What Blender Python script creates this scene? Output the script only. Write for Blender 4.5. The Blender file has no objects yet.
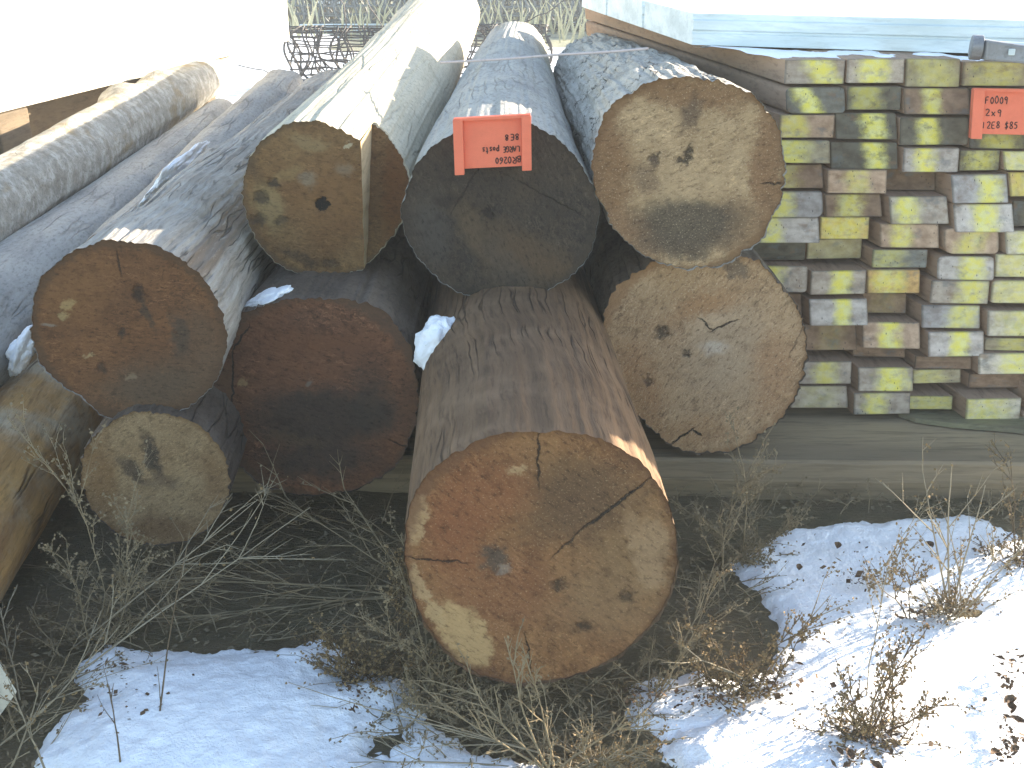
import bpy, bmesh, math, random
import numpy as np
from mathutils import Vector, Matrix, noise as mnoise
random.seed(7); rng = np.random.default_rng(7)
R = math.radians
SC = bpy.context.scene
COL = SC.collection
# ------------------------------------------------------------------ camera model
F, PITCH, H = 1098.0, R(22.7), 1.5
CP, SP = math.cos(PITCH), math.sin(PITCH)
def ray(px, py):
    u, v = (px - 512) / F, (384 - py) / F
    return Vector((u, v * SP + CP, v * CP - SP))
CAM = Vector((0, 0, H))
def on_z(px, py, z):
    d = ray(px, py); return CAM + d * ((z - H) / d.z)
def on_y(px, py, y, slope=0.0):          # the upright plane Y = y + slope * X
    d = ray(px, py); return CAM + d * (y / (d.y - slope * d.x))
def on_plane(px, py, c, n):
    d = ray(px, py); return CAM + d * ((c - CAM).dot(n) / d.dot(n))
def to_px(p):
    q = Vector(p) - CAM
    dep = q.y * CP - q.z * SP; up = q.y * SP + q.z * CP
    return 512 + F * q.x / dep, 384 - F * up / dep
# ------------------------------------------------------------------ numpy value noise
_T = rng.random(65536)
def _h(i, j, k):
    return _T[(i * 73856093 ^ j * 19349663 ^ k * 83492791) & 65535]
def vnoise(p):
    p = np.asarray(p, float); f = np.floor(p); i = f.astype(np.int64); t = p - f
    t = t * t * (3 - 2 * t); r = 0
    for a in (0, 1):
        wa = t[..., 0] if a else 1 - t[..., 0]
        for b in (0, 1):
            wb = t[..., 1] if b else 1 - t[..., 1]
            for c in (0, 1):
                wc = t[..., 2] if c else 1 - t[..., 2]
                r = r + wa * wb * wc * _h(i[..., 0] + a, i[..., 1] + b, i[..., 2] + c)
    return r - 0.5
def fbm(p, o=4):
    p = np.asarray(p, float); s, a = 0, 1.0
    for k in range(o):
        s = s + a * vnoise(p + k * 17.3); p = p * 2.03; a *= 0.5
    return s
# ------------------------------------------------------------------ node helpers
class NT:
    def __init__(s, name):
        s.m = bpy.data.materials.new(name); s.m.use_nodes = True
        s.t = s.m.node_tree; s.t.nodes.clear()
        s.out = s.n('ShaderNodeOutputMaterial'); s.b = s.n('ShaderNodeBsdfPrincipled')
        s.l(s.b.outputs[0], s.out.inputs[0])
        s.b.inputs['Specular IOR Level'].default_value = 0.25
    def n(s, ty, **kw):
        x = s.t.nodes.new(ty)
        for k, v in kw.items(): setattr(x, k, v)
        return x
    def l(s, a, b): s.t.links.new(a, b)
    def put(s, sock, v):
        if isinstance(v, bpy.types.NodeSocket): s.l(v, sock)
        else: sock.default_value = v
    def math(s, op, a, b=0.0, c=None, clamp=False):
        x = s.n('ShaderNodeMath', operation=op, use_clamp=clamp)
        s.put(x.inputs[0], a); s.put(x.inputs[1], b)
        if c is not None: s.put(x.inputs[2], c)
        return x.outputs[0]
    def vmath(s, op, a, b=(0, 0, 0)):
        x = s.n('ShaderNodeVectorMath', operation=op); s.put(x.inputs[0], a); s.put(x.inputs[1], b)
        return x.outputs[1] if op in ('LENGTH', 'DOT_PRODUCT', 'DISTANCE') else x.outputs[0]
    def mapping(s, v, loc=(0, 0, 0), rot=(0, 0, 0), sc=(1, 1, 1)):
        x = s.n('ShaderNodeMapping'); s.l(v, x.inputs[0])
        x.inputs[1].default_value = loc; x.inputs[2].default_value = rot; x.inputs[3].default_value = sc
        return x.outputs[0]
    def noise(s, v, scale, detail=4, rough=0.55, dist=0.0, color=False):
        x = s.n('ShaderNodeTexNoise'); s.l(v, x.inputs['Vector'])
        x.inputs['Scale'].default_value = scale; x.inputs['Detail'].default_value = detail
        x.inputs['Roughness'].default_value = rough; x.inputs['Distortion'].default_value = dist
        return x.outputs[1 if color else 0]
    def voro(s, v, scale, feat='F1', rnd=1.0):
        x = s.n('ShaderNodeTexVoronoi', feature=feat); s.l(v, x.inputs['Vector'])
        x.inputs['Scale'].default_value = scale; x.inputs['Randomness'].default_value = rnd
        return x.outputs[0]
    def rng(s, v, a, b, c=0.0, d=1.0, smooth=True):
        x = s.n('ShaderNodeMapRange', interpolation_type='SMOOTHSTEP' if smooth else 'LINEAR')
        s.put(x.inputs[0], v)
        for i, q in enumerate((a, b, c, d)): s.put(x.inputs[i + 1], q)
        return x.outputs[0]
    def mix(s, f, a, b, mode='MIX'):
        x = s.n('ShaderNodeMix', data_type='RGBA', blend_type=mode)
        s.put(x.inputs[0], f)
        for q, v in ((6, a), (7, b)):
            if isinstance(v, bpy.types.NodeSocket): s.l(v, x.inputs[q])
            else: x.inputs[q].default_value = (*v[:3], 1)
        return x.outputs[2]
    def bump(s, h, strength=0.5, dist=0.01, prev=None):
        x = s.n('ShaderNodeBump'); x.inputs['Strength'].default_value = strength
        x.inputs['Distance'].default_value = dist; s.l(h, x.inputs['Height'])
        if prev is not None: s.l(prev, x.inputs['Normal'])
        return x.outputs[0]
    def done(s, col, rough=0.85, nor=None):
        s.put(s.b.inputs['Base Color'], col if isinstance(col, bpy.types.NodeSocket) else (*col, 1))
        s.put(s.b.inputs['Roughness'], rough)
        if nor is not None: s.l(nor, s.b.inputs['Normal'])
        return s.m
    def obj(s): return s.n('ShaderNodeTexCoord').outputs['Object']
    def uv(s, name='UVMap'):
        x = s.n('ShaderNodeUVMap'); x.uv_map = name; return x.outputs[0]
# ------------------------------------------------------------------ object helpers
def tag(o, label=None, cat=None, group=None, kind=None):
    if label: o['label'] = label
    if cat: o['category'] = cat
    if group: o['group'] = group
    if kind: o['kind'] = kind
    return o
def mesh_obj(name, verts, faces, mat, parent=None, smooth=False):
    me = bpy.data.meshes.new(name)
    me.from_pydata([tuple(v) for v in verts], [], faces); me.update()
    if smooth: me.polygons.foreach_set('use_smooth', [True] * len(me.polygons))
    for m in (mat if isinstance(mat, (list, tuple)) else [mat]): me.materials.append(m)
    o = bpy.data.objects.new(name, me); COL.objects.link(o)
    if parent: o.parent = parent
    return o
def empty(name, mw):
    o = bpy.data.objects.new(name, None); COL.objects.link(o); o.matrix_world = mw
    o.empty_display_size = 0.1; return o
class MB:
    def __init__(s): s.v = []; s.f = []
    def tube(s, pts, radii, n=4, cap=True):
        pts = [Vector(p) for p in pts]; b0 = len(s.v)
        up = Vector((0.31, 0.21, 0.93))
        for i, p in enumerate(pts):
            d = (pts[min(i + 1, len(pts) - 1)] - pts[max(i - 1, 0)])
            if d.length < 1e-9: d = Vector((0, 0, 1))
            d.normalize(); a = d.cross(up)
            if a.length < 1e-3: a = d.cross(Vector((1, 0, 0)))
            a.normalize(); b = d.cross(a); r = radii[i] if hasattr(radii, '__len__') else radii
            for k in range(n):
                t = 2 * math.pi * k / n
                s.v.append(p + a * (r * math.cos(t)) + b * (r * math.sin(t)))
        for i in range(len(pts) - 1):
            for k in range(n):
                k2 = (k + 1) % n
                s.f.append((b0 + i * n + k, b0 + i * n + k2, b0 + (i + 1) * n + k2, b0 + (i + 1) * n + k))
        if cap:
            s.f.append(tuple(b0 + k for k in reversed(range(n))))
            e = b0 + (len(pts) - 1) * n; s.f.append(tuple(e + k for k in range(n)))
    def hexa(s, p8):                     # bottom 4 ccw, top 4 ccw
        b = len(s.v); s.v += [Vector(p) for p in p8]
        for q in ((3, 2, 1, 0), (4, 5, 6, 7), (0, 1, 5, 4), (1, 2, 6, 5), (2, 3, 7, 6), (3, 0, 4, 7)):
            s.f.append(tuple(b + i for i in q))
    def box(s, lo, hi):
        x0, y0, z0 = lo; x1, y1, z1 = hi
        s.hexa([(x0, y0, z0), (x1, y0, z0), (x1, y1, z0), (x0, y1, z0), (x0, y0, z1), (x1, y0, z1), (x1, y1, z1), (x0, y1, z1)])
    def prism(s, prof, a, b):            # prof: list of Vectors offsets closed; from a to b
        n = len(prof); o = len(s.v)
        s.v += [Vector(a) + Vector(q) for q in prof] + [Vector(b) + Vector(q) for q in prof]
        for k in range(n):
            k2 = (k + 1) % n; s.f.append((o + k, o + k2, o + n + k2, o + n + k))
        s.f.append(tuple(o + k for k in reversed(range(n)))); s.f.append(tuple(o + n + k for k in range(n)))
    def flake(s, c, u, v):               # a curled four-sided leaf or chip
        b = len(s.v); s.v += [c - u, c - v, c + u, c + v]; s.f += [(b, b + 1, b + 2), (b, b + 2, b + 3)]
    def build(s, name, mat, parent=None, smooth=False, bevel=0.0, origin=None):
        o0 = Vector(origin) if origin is not None else Vector((0, 0, 0))
        o = mesh_obj(name, [v - o0 for v in s.v], s.f, mat, parent, smooth)
        bm = bmesh.new(); bm.from_mesh(o.data)
        bmesh.ops.recalc_face_normals(bm, faces=bm.faces)
        if bevel:
            bmesh.ops.bevel(bm, geom=list(bm.edges), offset=bevel, segments=2, affect='EDGES', profile=0.6)
        bm.to_mesh(o.data); bm.free()
        if origin is not None: o.location = o0
        return o
def spline_closed(pts, n):
    p = np.array(pts, float); m = len(p); out = []
    for i in range(m):
        a, b, c, d = p[i - 1], p[i], p[(i + 1) % m], p[(i + 2) % m]
        for t in np.linspace(0, 1, 24, endpoint=False):
            out.append(0.5 * ((2 * b) + (c - a) * t + (2 * a - 5 * b + 4 * c - d) * t * t + (3 * b - a - 3 * c + d) * t ** 3))
    out = np.array(out); q = np.vstack([out, out[:1]])
    L = np.concatenate([[0], np.cumsum(np.linalg.norm(np.diff(q, axis=0), axis=1))])
    s = np.linspace(0, L[-1], n, endpoint=False)
    return np.stack([np.interp(s, L, q[:, 0]), np.interp(s, L, q[:, 1])], 1)
# ------------------------------------------------------------------ materials
def mat_end(name, c1, c2, rim, blots=(), seed=0.0, saw=25, grain=0.5, speck=(0.5, 0.42, 0.3), speck_amt=0.25, rings=0.12, gain=0.84):
    """sawn end grain; blots: (u, v, ru, rv, angle, colour, strength, softness)"""
    wt = lambda q: tuple(gain * (0.95 * a * b + 0.05 * sum(q) / 3) for a, b in zip(q, (0.93, 0.83, 0.74)))
    c1, c2, rim, speck = wt(c1), wt(c2), wt(rim), wt(speck); blots = [(*q[:5], wt(q[5]), *q[6:]) for q in blots]
    m = NT(name); p0 = m.mapping(m.uv(), loc=(seed, seed * 0.7, 0))
    uv = m.uv()
    nz = m.noise(p0, 2.6, 5, 0.6, color=True)
    w = m.vmath('SUBTRACT', nz, (0.5, 0.5, 0.5))
    nz2 = m.vmath('SUBTRACT', m.noise(p0, 13, 3, 0.6, color=True), (0.5, 0.5, 0.5))
    x = m.n('ShaderNodeVectorMath', operation='SCALE'); m.l(w, x.inputs[0]); x.inputs['Scale'].default_value = 0.34
    x2 = m.n('ShaderNodeVectorMath', operation='SCALE'); m.l(nz2, x2.inputs[0]); x2.inputs['Scale'].default_value = 0.16
    pd = m.vmath('ADD', m.vmath('ADD', uv, x.outputs[0]), x2.outputs[0])
    ps = m.vmath('ADD', uv, x2.outputs[0])
    x3 = m.n('ShaderNodeVectorMath', operation='SCALE'); m.l(nz2, x3.inputs[0]); x3.inputs['Scale'].default_value = 0.075
    pk = m.vmath('ADD', uv, x3.outputs[0])
    f = m.rng(m.noise(p0, 1.9, 6, 0.62), 0.33, 0.67)
    col = m.mix(f, c1, c2)
    r = m.vmath('LENGTH', pd)
    ring = m.math('SINE', m.math('MULTIPLY', r, 95.0))
    ring = m.math('MULTIPLY_ADD', ring, 0.5, 0.5)
    col = m.mix(m.math('MULTIPLY', ring, rings), col, (0.03, 0.02, 0.012))
    # saw marks: fine strokes across the face
    sv = m.mapping(m.mapping(m.vmath('ADD', p0, x2.outputs[0]), rot=(0, 0, R(saw))), sc=(2.6, 27, 1))
    st = m.noise(sv, 1.7, 5, 0.68)
    gate = m.rng(m.noise(p0, 2.1, 3, 0.6), 0.38, 0.62, 0.25, 1.0)
    col = m.mix(m.math('MULTIPLY', m.rng(st, 0.50, 0.72, 0, 0.80), gate), col, tuple(min(1, a * 1.7 + 0.02) for a in c1))
    col = m.mix(m.math('MULTIPLY', m.rng(st, 0.48, 0.30, 0, 0.75), gate), col, tuple(a * 0.4 for a in c2))
    # rays: streaks running from the rim towards the heart
    nrm = m.vmath('NORMALIZE', ps)
    dn = m.n('ShaderNodeVectorMath', operation='SCALE'); m.l(nrm, dn.inputs[0]); dn.inputs['Scale'].default_value = 13.0
    cx = m.n('ShaderNodeCombineXYZ'); m.l(m.math('MULTIPLY', r, 1.3), cx.inputs[2])
    rays = m.noise(m.vmath('ADD', dn.outputs[0], cx.outputs[0]), 1.5, 4, 0.65)
    rg = m.rng(r, 0.35, 0.85)
    col = m.mix(m.math('MULTIPLY', m.rng(rays, 0.47, 0.28, 0, 0.55), rg), col, tuple(a * 0.42 for a in c2))
    col = m.mix(m.math('MULTIPLY', m.rng(rays, 0.53, 0.72, 0, 0.45), rg), col, tuple(min(1, a * 1.45) for a in c1))
    mask_h = None
    for (u, v, ru, rv, an, bc, sg, so) in blots:
        thin = min(ru, rv) < 0.03
        if thin: rv *= 0.75
        q = m.mapping(pk if thin else pd if ru * rv > 0.012 else ps, loc=(-u, -v, 0))
        q = m.mapping(q, rot=(0, 0, -R(an)))
        q = m.mapping(q, sc=(1 / ru, 1 / rv, 0))
        d = m.vmath('LENGTH', q)
        mk = m.rng(d, 1.0 + so * 0.5, max(0.02, 1.0 - so), 0, sg)
        col = m.mix(mk, col, bc)
        if so < 0 or ru * rv < 0.012 and sum(bc) < 0.2:
            mask_h = mk if mask_h is None else m.math('MAXIMUM', mask_h, mk)
    fine = m.noise(p0, 58, 3, 0.75)
    mid = m.noise(m.mapping(m.mapping(p0, rot=(0, 0, R(saw))), sc=(0.55, 1.3, 1)), 24, 5, 0.75)
    col = m.mix(m.rng(fine, 0.57, 0.70, 0, min(1, speck_amt * 1.7)), col, speck)
    col = m.mix(m.rng(mid, 0.48, 0.33, 0, min(1, grain * 1.5)), col, m.mix(1.0, col, (0.32, 0.28, 0.26), 'MULTIPLY'))
    col = m.mix(m.rng(mid, 0.55, 0.72, 0, 0.5), col, m.mix(1.0, col, (1.6, 1.55, 1.45), 'MULTIPLY'))
    col = m.mix(m.rng(m.noise(p0, 7, 5, 0.7), 0.50, 0.32, 0, 0.55), col, m.mix(1.0, col, (0.50, 0.46, 0.43), 'MULTIPLY'))
    h_mid = mid
    ru = m.vmath('LENGTH', ps)
    col = m.mix(m.rng(ru, 0.93, 1.02, 0, 0.75), col, rim)
    h = m.math('ADD', m.math('MULTIPLY', st, 0.8), m.math('MULTIPLY', h_mid, 1.2))
    nor = m.bump(h, 0.75, 0.008)
    if mask_h is not None:
        nor = m.bump(m.math('SUBTRACT', 1.0, mask_h), 0.9, 0.012, nor)
    return m.done(col, 0.88, nor)

def mat_bark(name, c1, c2, c3, crack=(0.03, 0.022, 0.016), sl=0.10, scale=9.0, crack_amt=0.7, flaky=0.0, blotch=2.2, bumps=0.6, patch=None):
    m = NT(name); o = m.obj()
    wob = m.vmath('SUBTRACT', m.noise(o, 2.2, 3, 0.5, color=True), (0.5, 0.5, 0.5))
    sc = m.n('ShaderNodeVectorMath', operation='SCALE'); m.l(wob, sc.inputs[0]); sc.inputs['Scale'].default_value = 0.09
    o = m.vmath('ADD', o, sc.outputs[0])
    st = m.mapping(o, sc=(1, sl, 1))
    a = m.noise(st, scale * 2.2, 6, 0.65, 0.3)
    b = m.noise(o, blotch * 2, 5, 0.62)
    col = m.mix(m.rng(a, 0.35, 0.68), c1, c2)
    col = m.mix(m.rng(b, 0.42, 0.66, 0, 0.85), col, c3)
    if patch is not None:
        col = m.mix(m.rng(m.noise(st, scale * 0.55, 5, 0.6), 0.54, 0.64, 0, 0.9), col, patch)
    fine = m.noise(m.mapping(o, sc=(1, min(1, sl * 3), 1)), 95, 4, 0.7)
    col = m.mix(m.rng(fine, 0.52, 0.30, 0, 0.55), col, tuple(q * 0.45 for q in c2))
    col = m.mix(m.rng(fine, 0.56, 0.75, 0, 0.40), col, tuple(min(0.9, q * 1.5) for q in c1))
    # long checks along the grain
    cv = m.mapping(o, sc=(1, sl * 0.55, 1))
    ck = m.voro(m.vmath('ADD', cv, m.vmath('SCALE', cv)) if False else cv, scale * 2.6, 'DISTANCE_TO_EDGE')
    gate = m.rng(m.noise(o, 3.1, 3, 0.5), 0.47, 0.60)
    ckm = m.math('MULTIPLY', m.rng(ck, 0.055, 0.0), m.math('MULTIPLY', gate, crack_amt))
    col = m.mix(ckm, col, crack)
    h = m.math('ADD', m.math('MULTIPLY', a, 0.8), m.math('MULTIPLY', fine, 0.35))
    nor = m.bump(h, bumps, 0.012)
    nor = m.bump(m.math('SUBTRACT', 1.0, ckm), 0.9, 0.012, nor)
    if flaky:
        fv = m.mapping(o, rot=(0, R(20), R(12)), sc=(1.0, 0.42, 1.0))
        d = m.voro(fv, 42, 'DISTANCE_TO_EDGE')
        fm = m.rng(d, 0.09, 0.01, 0, flaky)
        g2 = m.rng(m.noise(fv, 22, 3, 0.6), 0.50, 0.64)
        fm = m.math('MULTIPLY', fm, g2)
        col = m.mix(fm, col, crack)
        nor = m.bump(m.math('SUBTRACT', 1.0, fm), 0.8, 0.008, nor)
    return m.done(col, 0.9, nor)

def mat_plain(name, c1, c2, scale=6, sc=(1, 1, 1), rough=0.85, bump=0.4, bscale=60, metal=0.0, bd=0.006, amt=0.5):
    m = NT(name); o = m.mapping(m.obj(), sc=sc)
    col = m.mix(m.rng(m.noise(o, scale, 6, 0.62), 0.32, 0.68), c1, c2)
    fine = m.noise(o, bscale, 4, 0.7)
    col = m.mix(m.rng(fine, 0.55, 0.3, 0, amt), col, tuple(q * 0.5 for q in c2))
    m.b.inputs['Metallic'].default_value = metal
    return m.done(col, rough, m.bump(fine, bump, bd))

def mat_board_end():
    m = NT('painted_board_end'); uv = m.uv(); pu = m.uv('paint')
    inf = m.n('ShaderNodeObjectInfo'); tint = inf.outputs['Color']; rnd = inf.outputs['Random']
    off = m.n('ShaderNodeCombineXYZ'); m.l(m.math('MULTIPLY', rnd, 40.0), off.inputs[0]); m.l(m.math('MULTIPLY', rnd, 17.0), off.inputs[1])
    q = m.vmath('ADD', m.mapping(uv, sc=(1.9, 1, 1)), off.outputs[0])
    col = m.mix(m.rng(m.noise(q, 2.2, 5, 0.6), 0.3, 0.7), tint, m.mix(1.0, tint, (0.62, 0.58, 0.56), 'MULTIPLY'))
    stn = m.rng(m.noise(m.mapping(q, loc=(3.3, 1.2, 0)), 1.6, 4, 0.6), 0.52, 0.70, 0, 0.55)
    col = m.mix(stn, col, (0.13, 0.15, 0.16))
    brn = m.rng(m.noise(m.mapping(q, loc=(9.3, 5.2, 0)), 1.8, 4, 0.6), 0.55, 0.72, 0, 0.5)
    col = m.mix(brn, col, (0.22, 0.13, 0.075))
    # paint stripe, sprayed: soft and speckled edge
    sx = m.n('ShaderNodeSeparateXYZ'); m.l(pu, sx.inputs[0])
    nz = m.math('MULTIPLY', m.math('SUBTRACT', m.noise(q, 7, 5, 0.7), 0.5), 1.0)
    nf = m.math('MULTIPLY', m.math('SUBTRACT', m.noise(q, 42, 3, 0.7), 0.5), 1.1)
    lo = m.math('MULTIPLY', m.math('SUBTRACT', m.noise(q, 1.7, 2, 0.5), 0.5), 1.7)
    d = m.math('ADD', m.math('ABSOLUTE', m.math('ADD', sx.outputs[0], lo)), m.math('ADD', nz, nf))
    pm = m.math('MULTIPLY', m.math('MULTIPLY', m.rng(d, 1.9, 0.3), sx.outputs[1]), m.rng(m.noise(m.mapping(q, loc=(1, 7, 0)), 2.4, 4, 0.65), 0.30, 0.52, 0.35, 1.0))
    ycol = m.mix(m.rng(m.noise(q, 3.2, 3, 0.5), 0.35, 0.65), (0.82, 0.73, 0.13), (0.76, 0.72, 0.30))
    col = m.mix(pm, col, ycol)
    # small nail and check marks
    vk = m.voro(m.mapping(q, sc=(3.4, 1.25, 1)), 2.3)
    hole = m.math('MULTIPLY', m.rng(vk, 0.15, 0.09), m.rng(m.noise(q, 2.7, 2, 0.5), 0.44, 0.54))
    col = m.mix(m.math('MULTIPLY', hole, 0.8), col, (0.05, 0.045, 0.045))
    fine = m.noise(m.mapping(q, sc=(1, 2, 1)), 48, 3, 0.7)
    col = m.mix(m.rng(fine, 0.52, 0.3, 0, 0.5), col, (0.14, 0.12, 0.10))
    sp = m.n('ShaderNodeSeparateXYZ'); m.l(uv, sp.inputs[0])
    ex = m.math('MINIMUM', m.math('MINIMUM', sp.outputs[0], m.math('SUBTRACT', 1.0, sp.outputs[0])), m.math('MULTIPLY', m.math('MINIMUM', sp.outputs[1], m.math('SUBTRACT', 1.0, sp.outputs[1])), 0.55))
    col = m.mix(m.rng(m.math('ADD', ex, m.math('MULTIPLY', nf, 0.03)), 0.035, 0.0, 0, 0.45), col, (0.10, 0.08, 0.06))
    return m.done(col, 0.85, m.bump(m.math('SUBTRACT', fine, hole), 0.5, 0.004))

M = {}
M['board_end'] = mat_board_end()
M['board_side'] = mat_plain('brown_board_side', (0.40, 0.27, 0.185), (0.28, 0.185, 0.125), 5, (1, 0.15, 1), bscale=70)
M['skid'] = mat_plain('weathered_skid_wood', (0.35, 0.265, 0.165), (0.21, 0.16, 0.105), 6, (0.10, 1, 1.5), bscale=50)
M['slab'] = mat_plain('mossy_slab_wood', (0.21, 0.20, 0.11), (0.14, 0.12, 0.08), 5, (0.25, 1, 1))
M['pale_metal'] = mat_plain('chalky_galvanised_steel', (0.72, 0.78, 0.79), (0.52, 0.59, 0.60), 7, (0.10, 1, 2), rough=0.6, bump=0.15, bscale=40, amt=0.25)
M['grey_metal'] = mat_plain('dull_grey_steel', (0.30, 0.31, 0.33), (0.20, 0.20, 0.21), 8, rough=0.5, bump=0.2, metal=0.4)
M['pale_timber'] = mat_plain('fresh_sawn_timber', (0.72, 0.68, 0.58), (0.62, 0.58, 0.48), 4, (1, 0.08, 1), bscale=50, amt=0.3)
M['brown_timber'] = mat_plain('brown_timber', (0.20, 0.15, 0.10), (0.12, 0.09, 0.06), 4, (1, 0.1, 1))
M['orange'] = mat_plain('orange_card', (0.80, 0.19, 0.11), (0.72, 0.165, 0.095), 9, rough=0.5, bump=0.06, bscale=30, amt=0.12)
M['ink'] = mat_plain('marker_ink', (0.05, 0.022, 0.02), (0.08, 0.03, 0.025), 60, rough=0.6, bump=0)
M['twine'] = mat_plain('pale_twine', (0.62, 0.52, 0.50), (0.50, 0.42, 0.40), 60)
M['wire'] = mat_plain('rusty_wire', (0.06, 0.05, 0.047), (0.10, 0.085, 0.075), 30, rough=0.7)
M['grey_wire'] = mat_plain('grey_wire', (0.22, 0.225, 0.22), (0.14, 0.145, 0.14), 30, rough=0.7)
M['stem'] = mat_plain('dry_stem', (0.34, 0.28, 0.19), (0.24, 0.20, 0.14), 30, bump=0.2)
M['grey_stem'] = mat_plain('grey_dry_stem', (0.34, 0.26, 0.155), (0.20, 0.155, 0.095), 30, bump=0.2)
M['dark_stem'] = mat_plain('dark_dry_stem', (0.16, 0.115, 0.07), (0.10, 0.07, 0.042), 30, bump=0.2)
M['seed'] = mat_plain('dry_seed_heads', (0.36, 0.25, 0.12), (0.22, 0.15, 0.08), 60, bump=0.2)
M['litter'] = mat_plain('ground_litter', (0.28, 0.22, 0.135), (0.16, 0.12, 0.075), 9, bump=0.2)
M['leaf'] = mat_plain('dry_leaf', (0.17, 0.10, 0.055), (0.09, 0.055, 0.035), 40, bump=0.3)
M['far_grass'] = mat_plain('far_dry_grass', (0.55, 0.50, 0.33), (0.36, 0.34, 0.22), 3, bump=0.1)
M['crack'] = mat_plain('split_wood', (0.60, 0.46, 0.28), (0.48, 0.34, 0.19), 6, (1, 0.2, 1), bump=0.4)

def mat_snow():
    m = NT('snow'); o = m.obj()
    col = m.mix(m.rng(m.noise(o, 5, 5, 0.6), 0.35, 0.7), (0.92, 0.93, 0.95), (0.84, 0.86, 0.89))
    col = m.mix(m.rng(m.noise(o, 46, 4, 0.75), 0.63, 0.74, 0, 0.55), col, (0.42, 0.40, 0.37))
    f = m.noise(o, 130, 3, 0.75); g = m.noise(o, 26, 4, 0.6)
    nor = m.bump(g, 0.55, 0.02); nor = m.bump(f, 0.6, 0.006, nor)
    return m.done(col, 0.75, nor)
M['snow'] = mat_snow()
def mat_ground():
    m = NT('dark_soil'); o = m.obj()
    col = m.mix(m.rng(m.noise(o, 3.5, 6, 0.62), 0.35, 0.65), (0.20, 0.15, 0.088), (0.15, 0.125, 0.07))
    col = m.mix(m.rng(m.noise(o, 19, 5, 0.7), 0.5, 0.7, 0, 0.7), col, (0.25, 0.20, 0.12))
    fib = m.noise(m.mapping(o, rot=(0, 0, 0.5), sc=(1, 7, 1)), 30, 4, 0.7)
    col = m.mix(m.rng(fib, 0.54, 0.72, 0, 0.6), col, (0.32, 0.26, 0.17))
    sx = m.n('ShaderNodeSeparateXYZ'); m.l(m.obj(), sx.inputs[0])
    far = m.rng(sx.outputs[1], 11, 16)
    gr = m.mix(m.rng(m.noise(o, 1.3, 6, 0.7), 0.35, 0.65), (0.40, 0.38, 0.27), (0.24, 0.24, 0.18))
    gr = m.mix(m.rng(m.noise(o, 0.5, 4, 0.6), 0.52, 0.6), gr, (0.45, 0.42, 0.28))
    col = m.mix(far, col, gr)
    h = m.math('ADD', m.noise(o, 22, 5, 0.7), m.math('MULTIPLY', fib, 0.7))
    return m.done(col, 0.95, m.bump(h, 0.9, 0.03))
M['ground'] = mat_ground()
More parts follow.
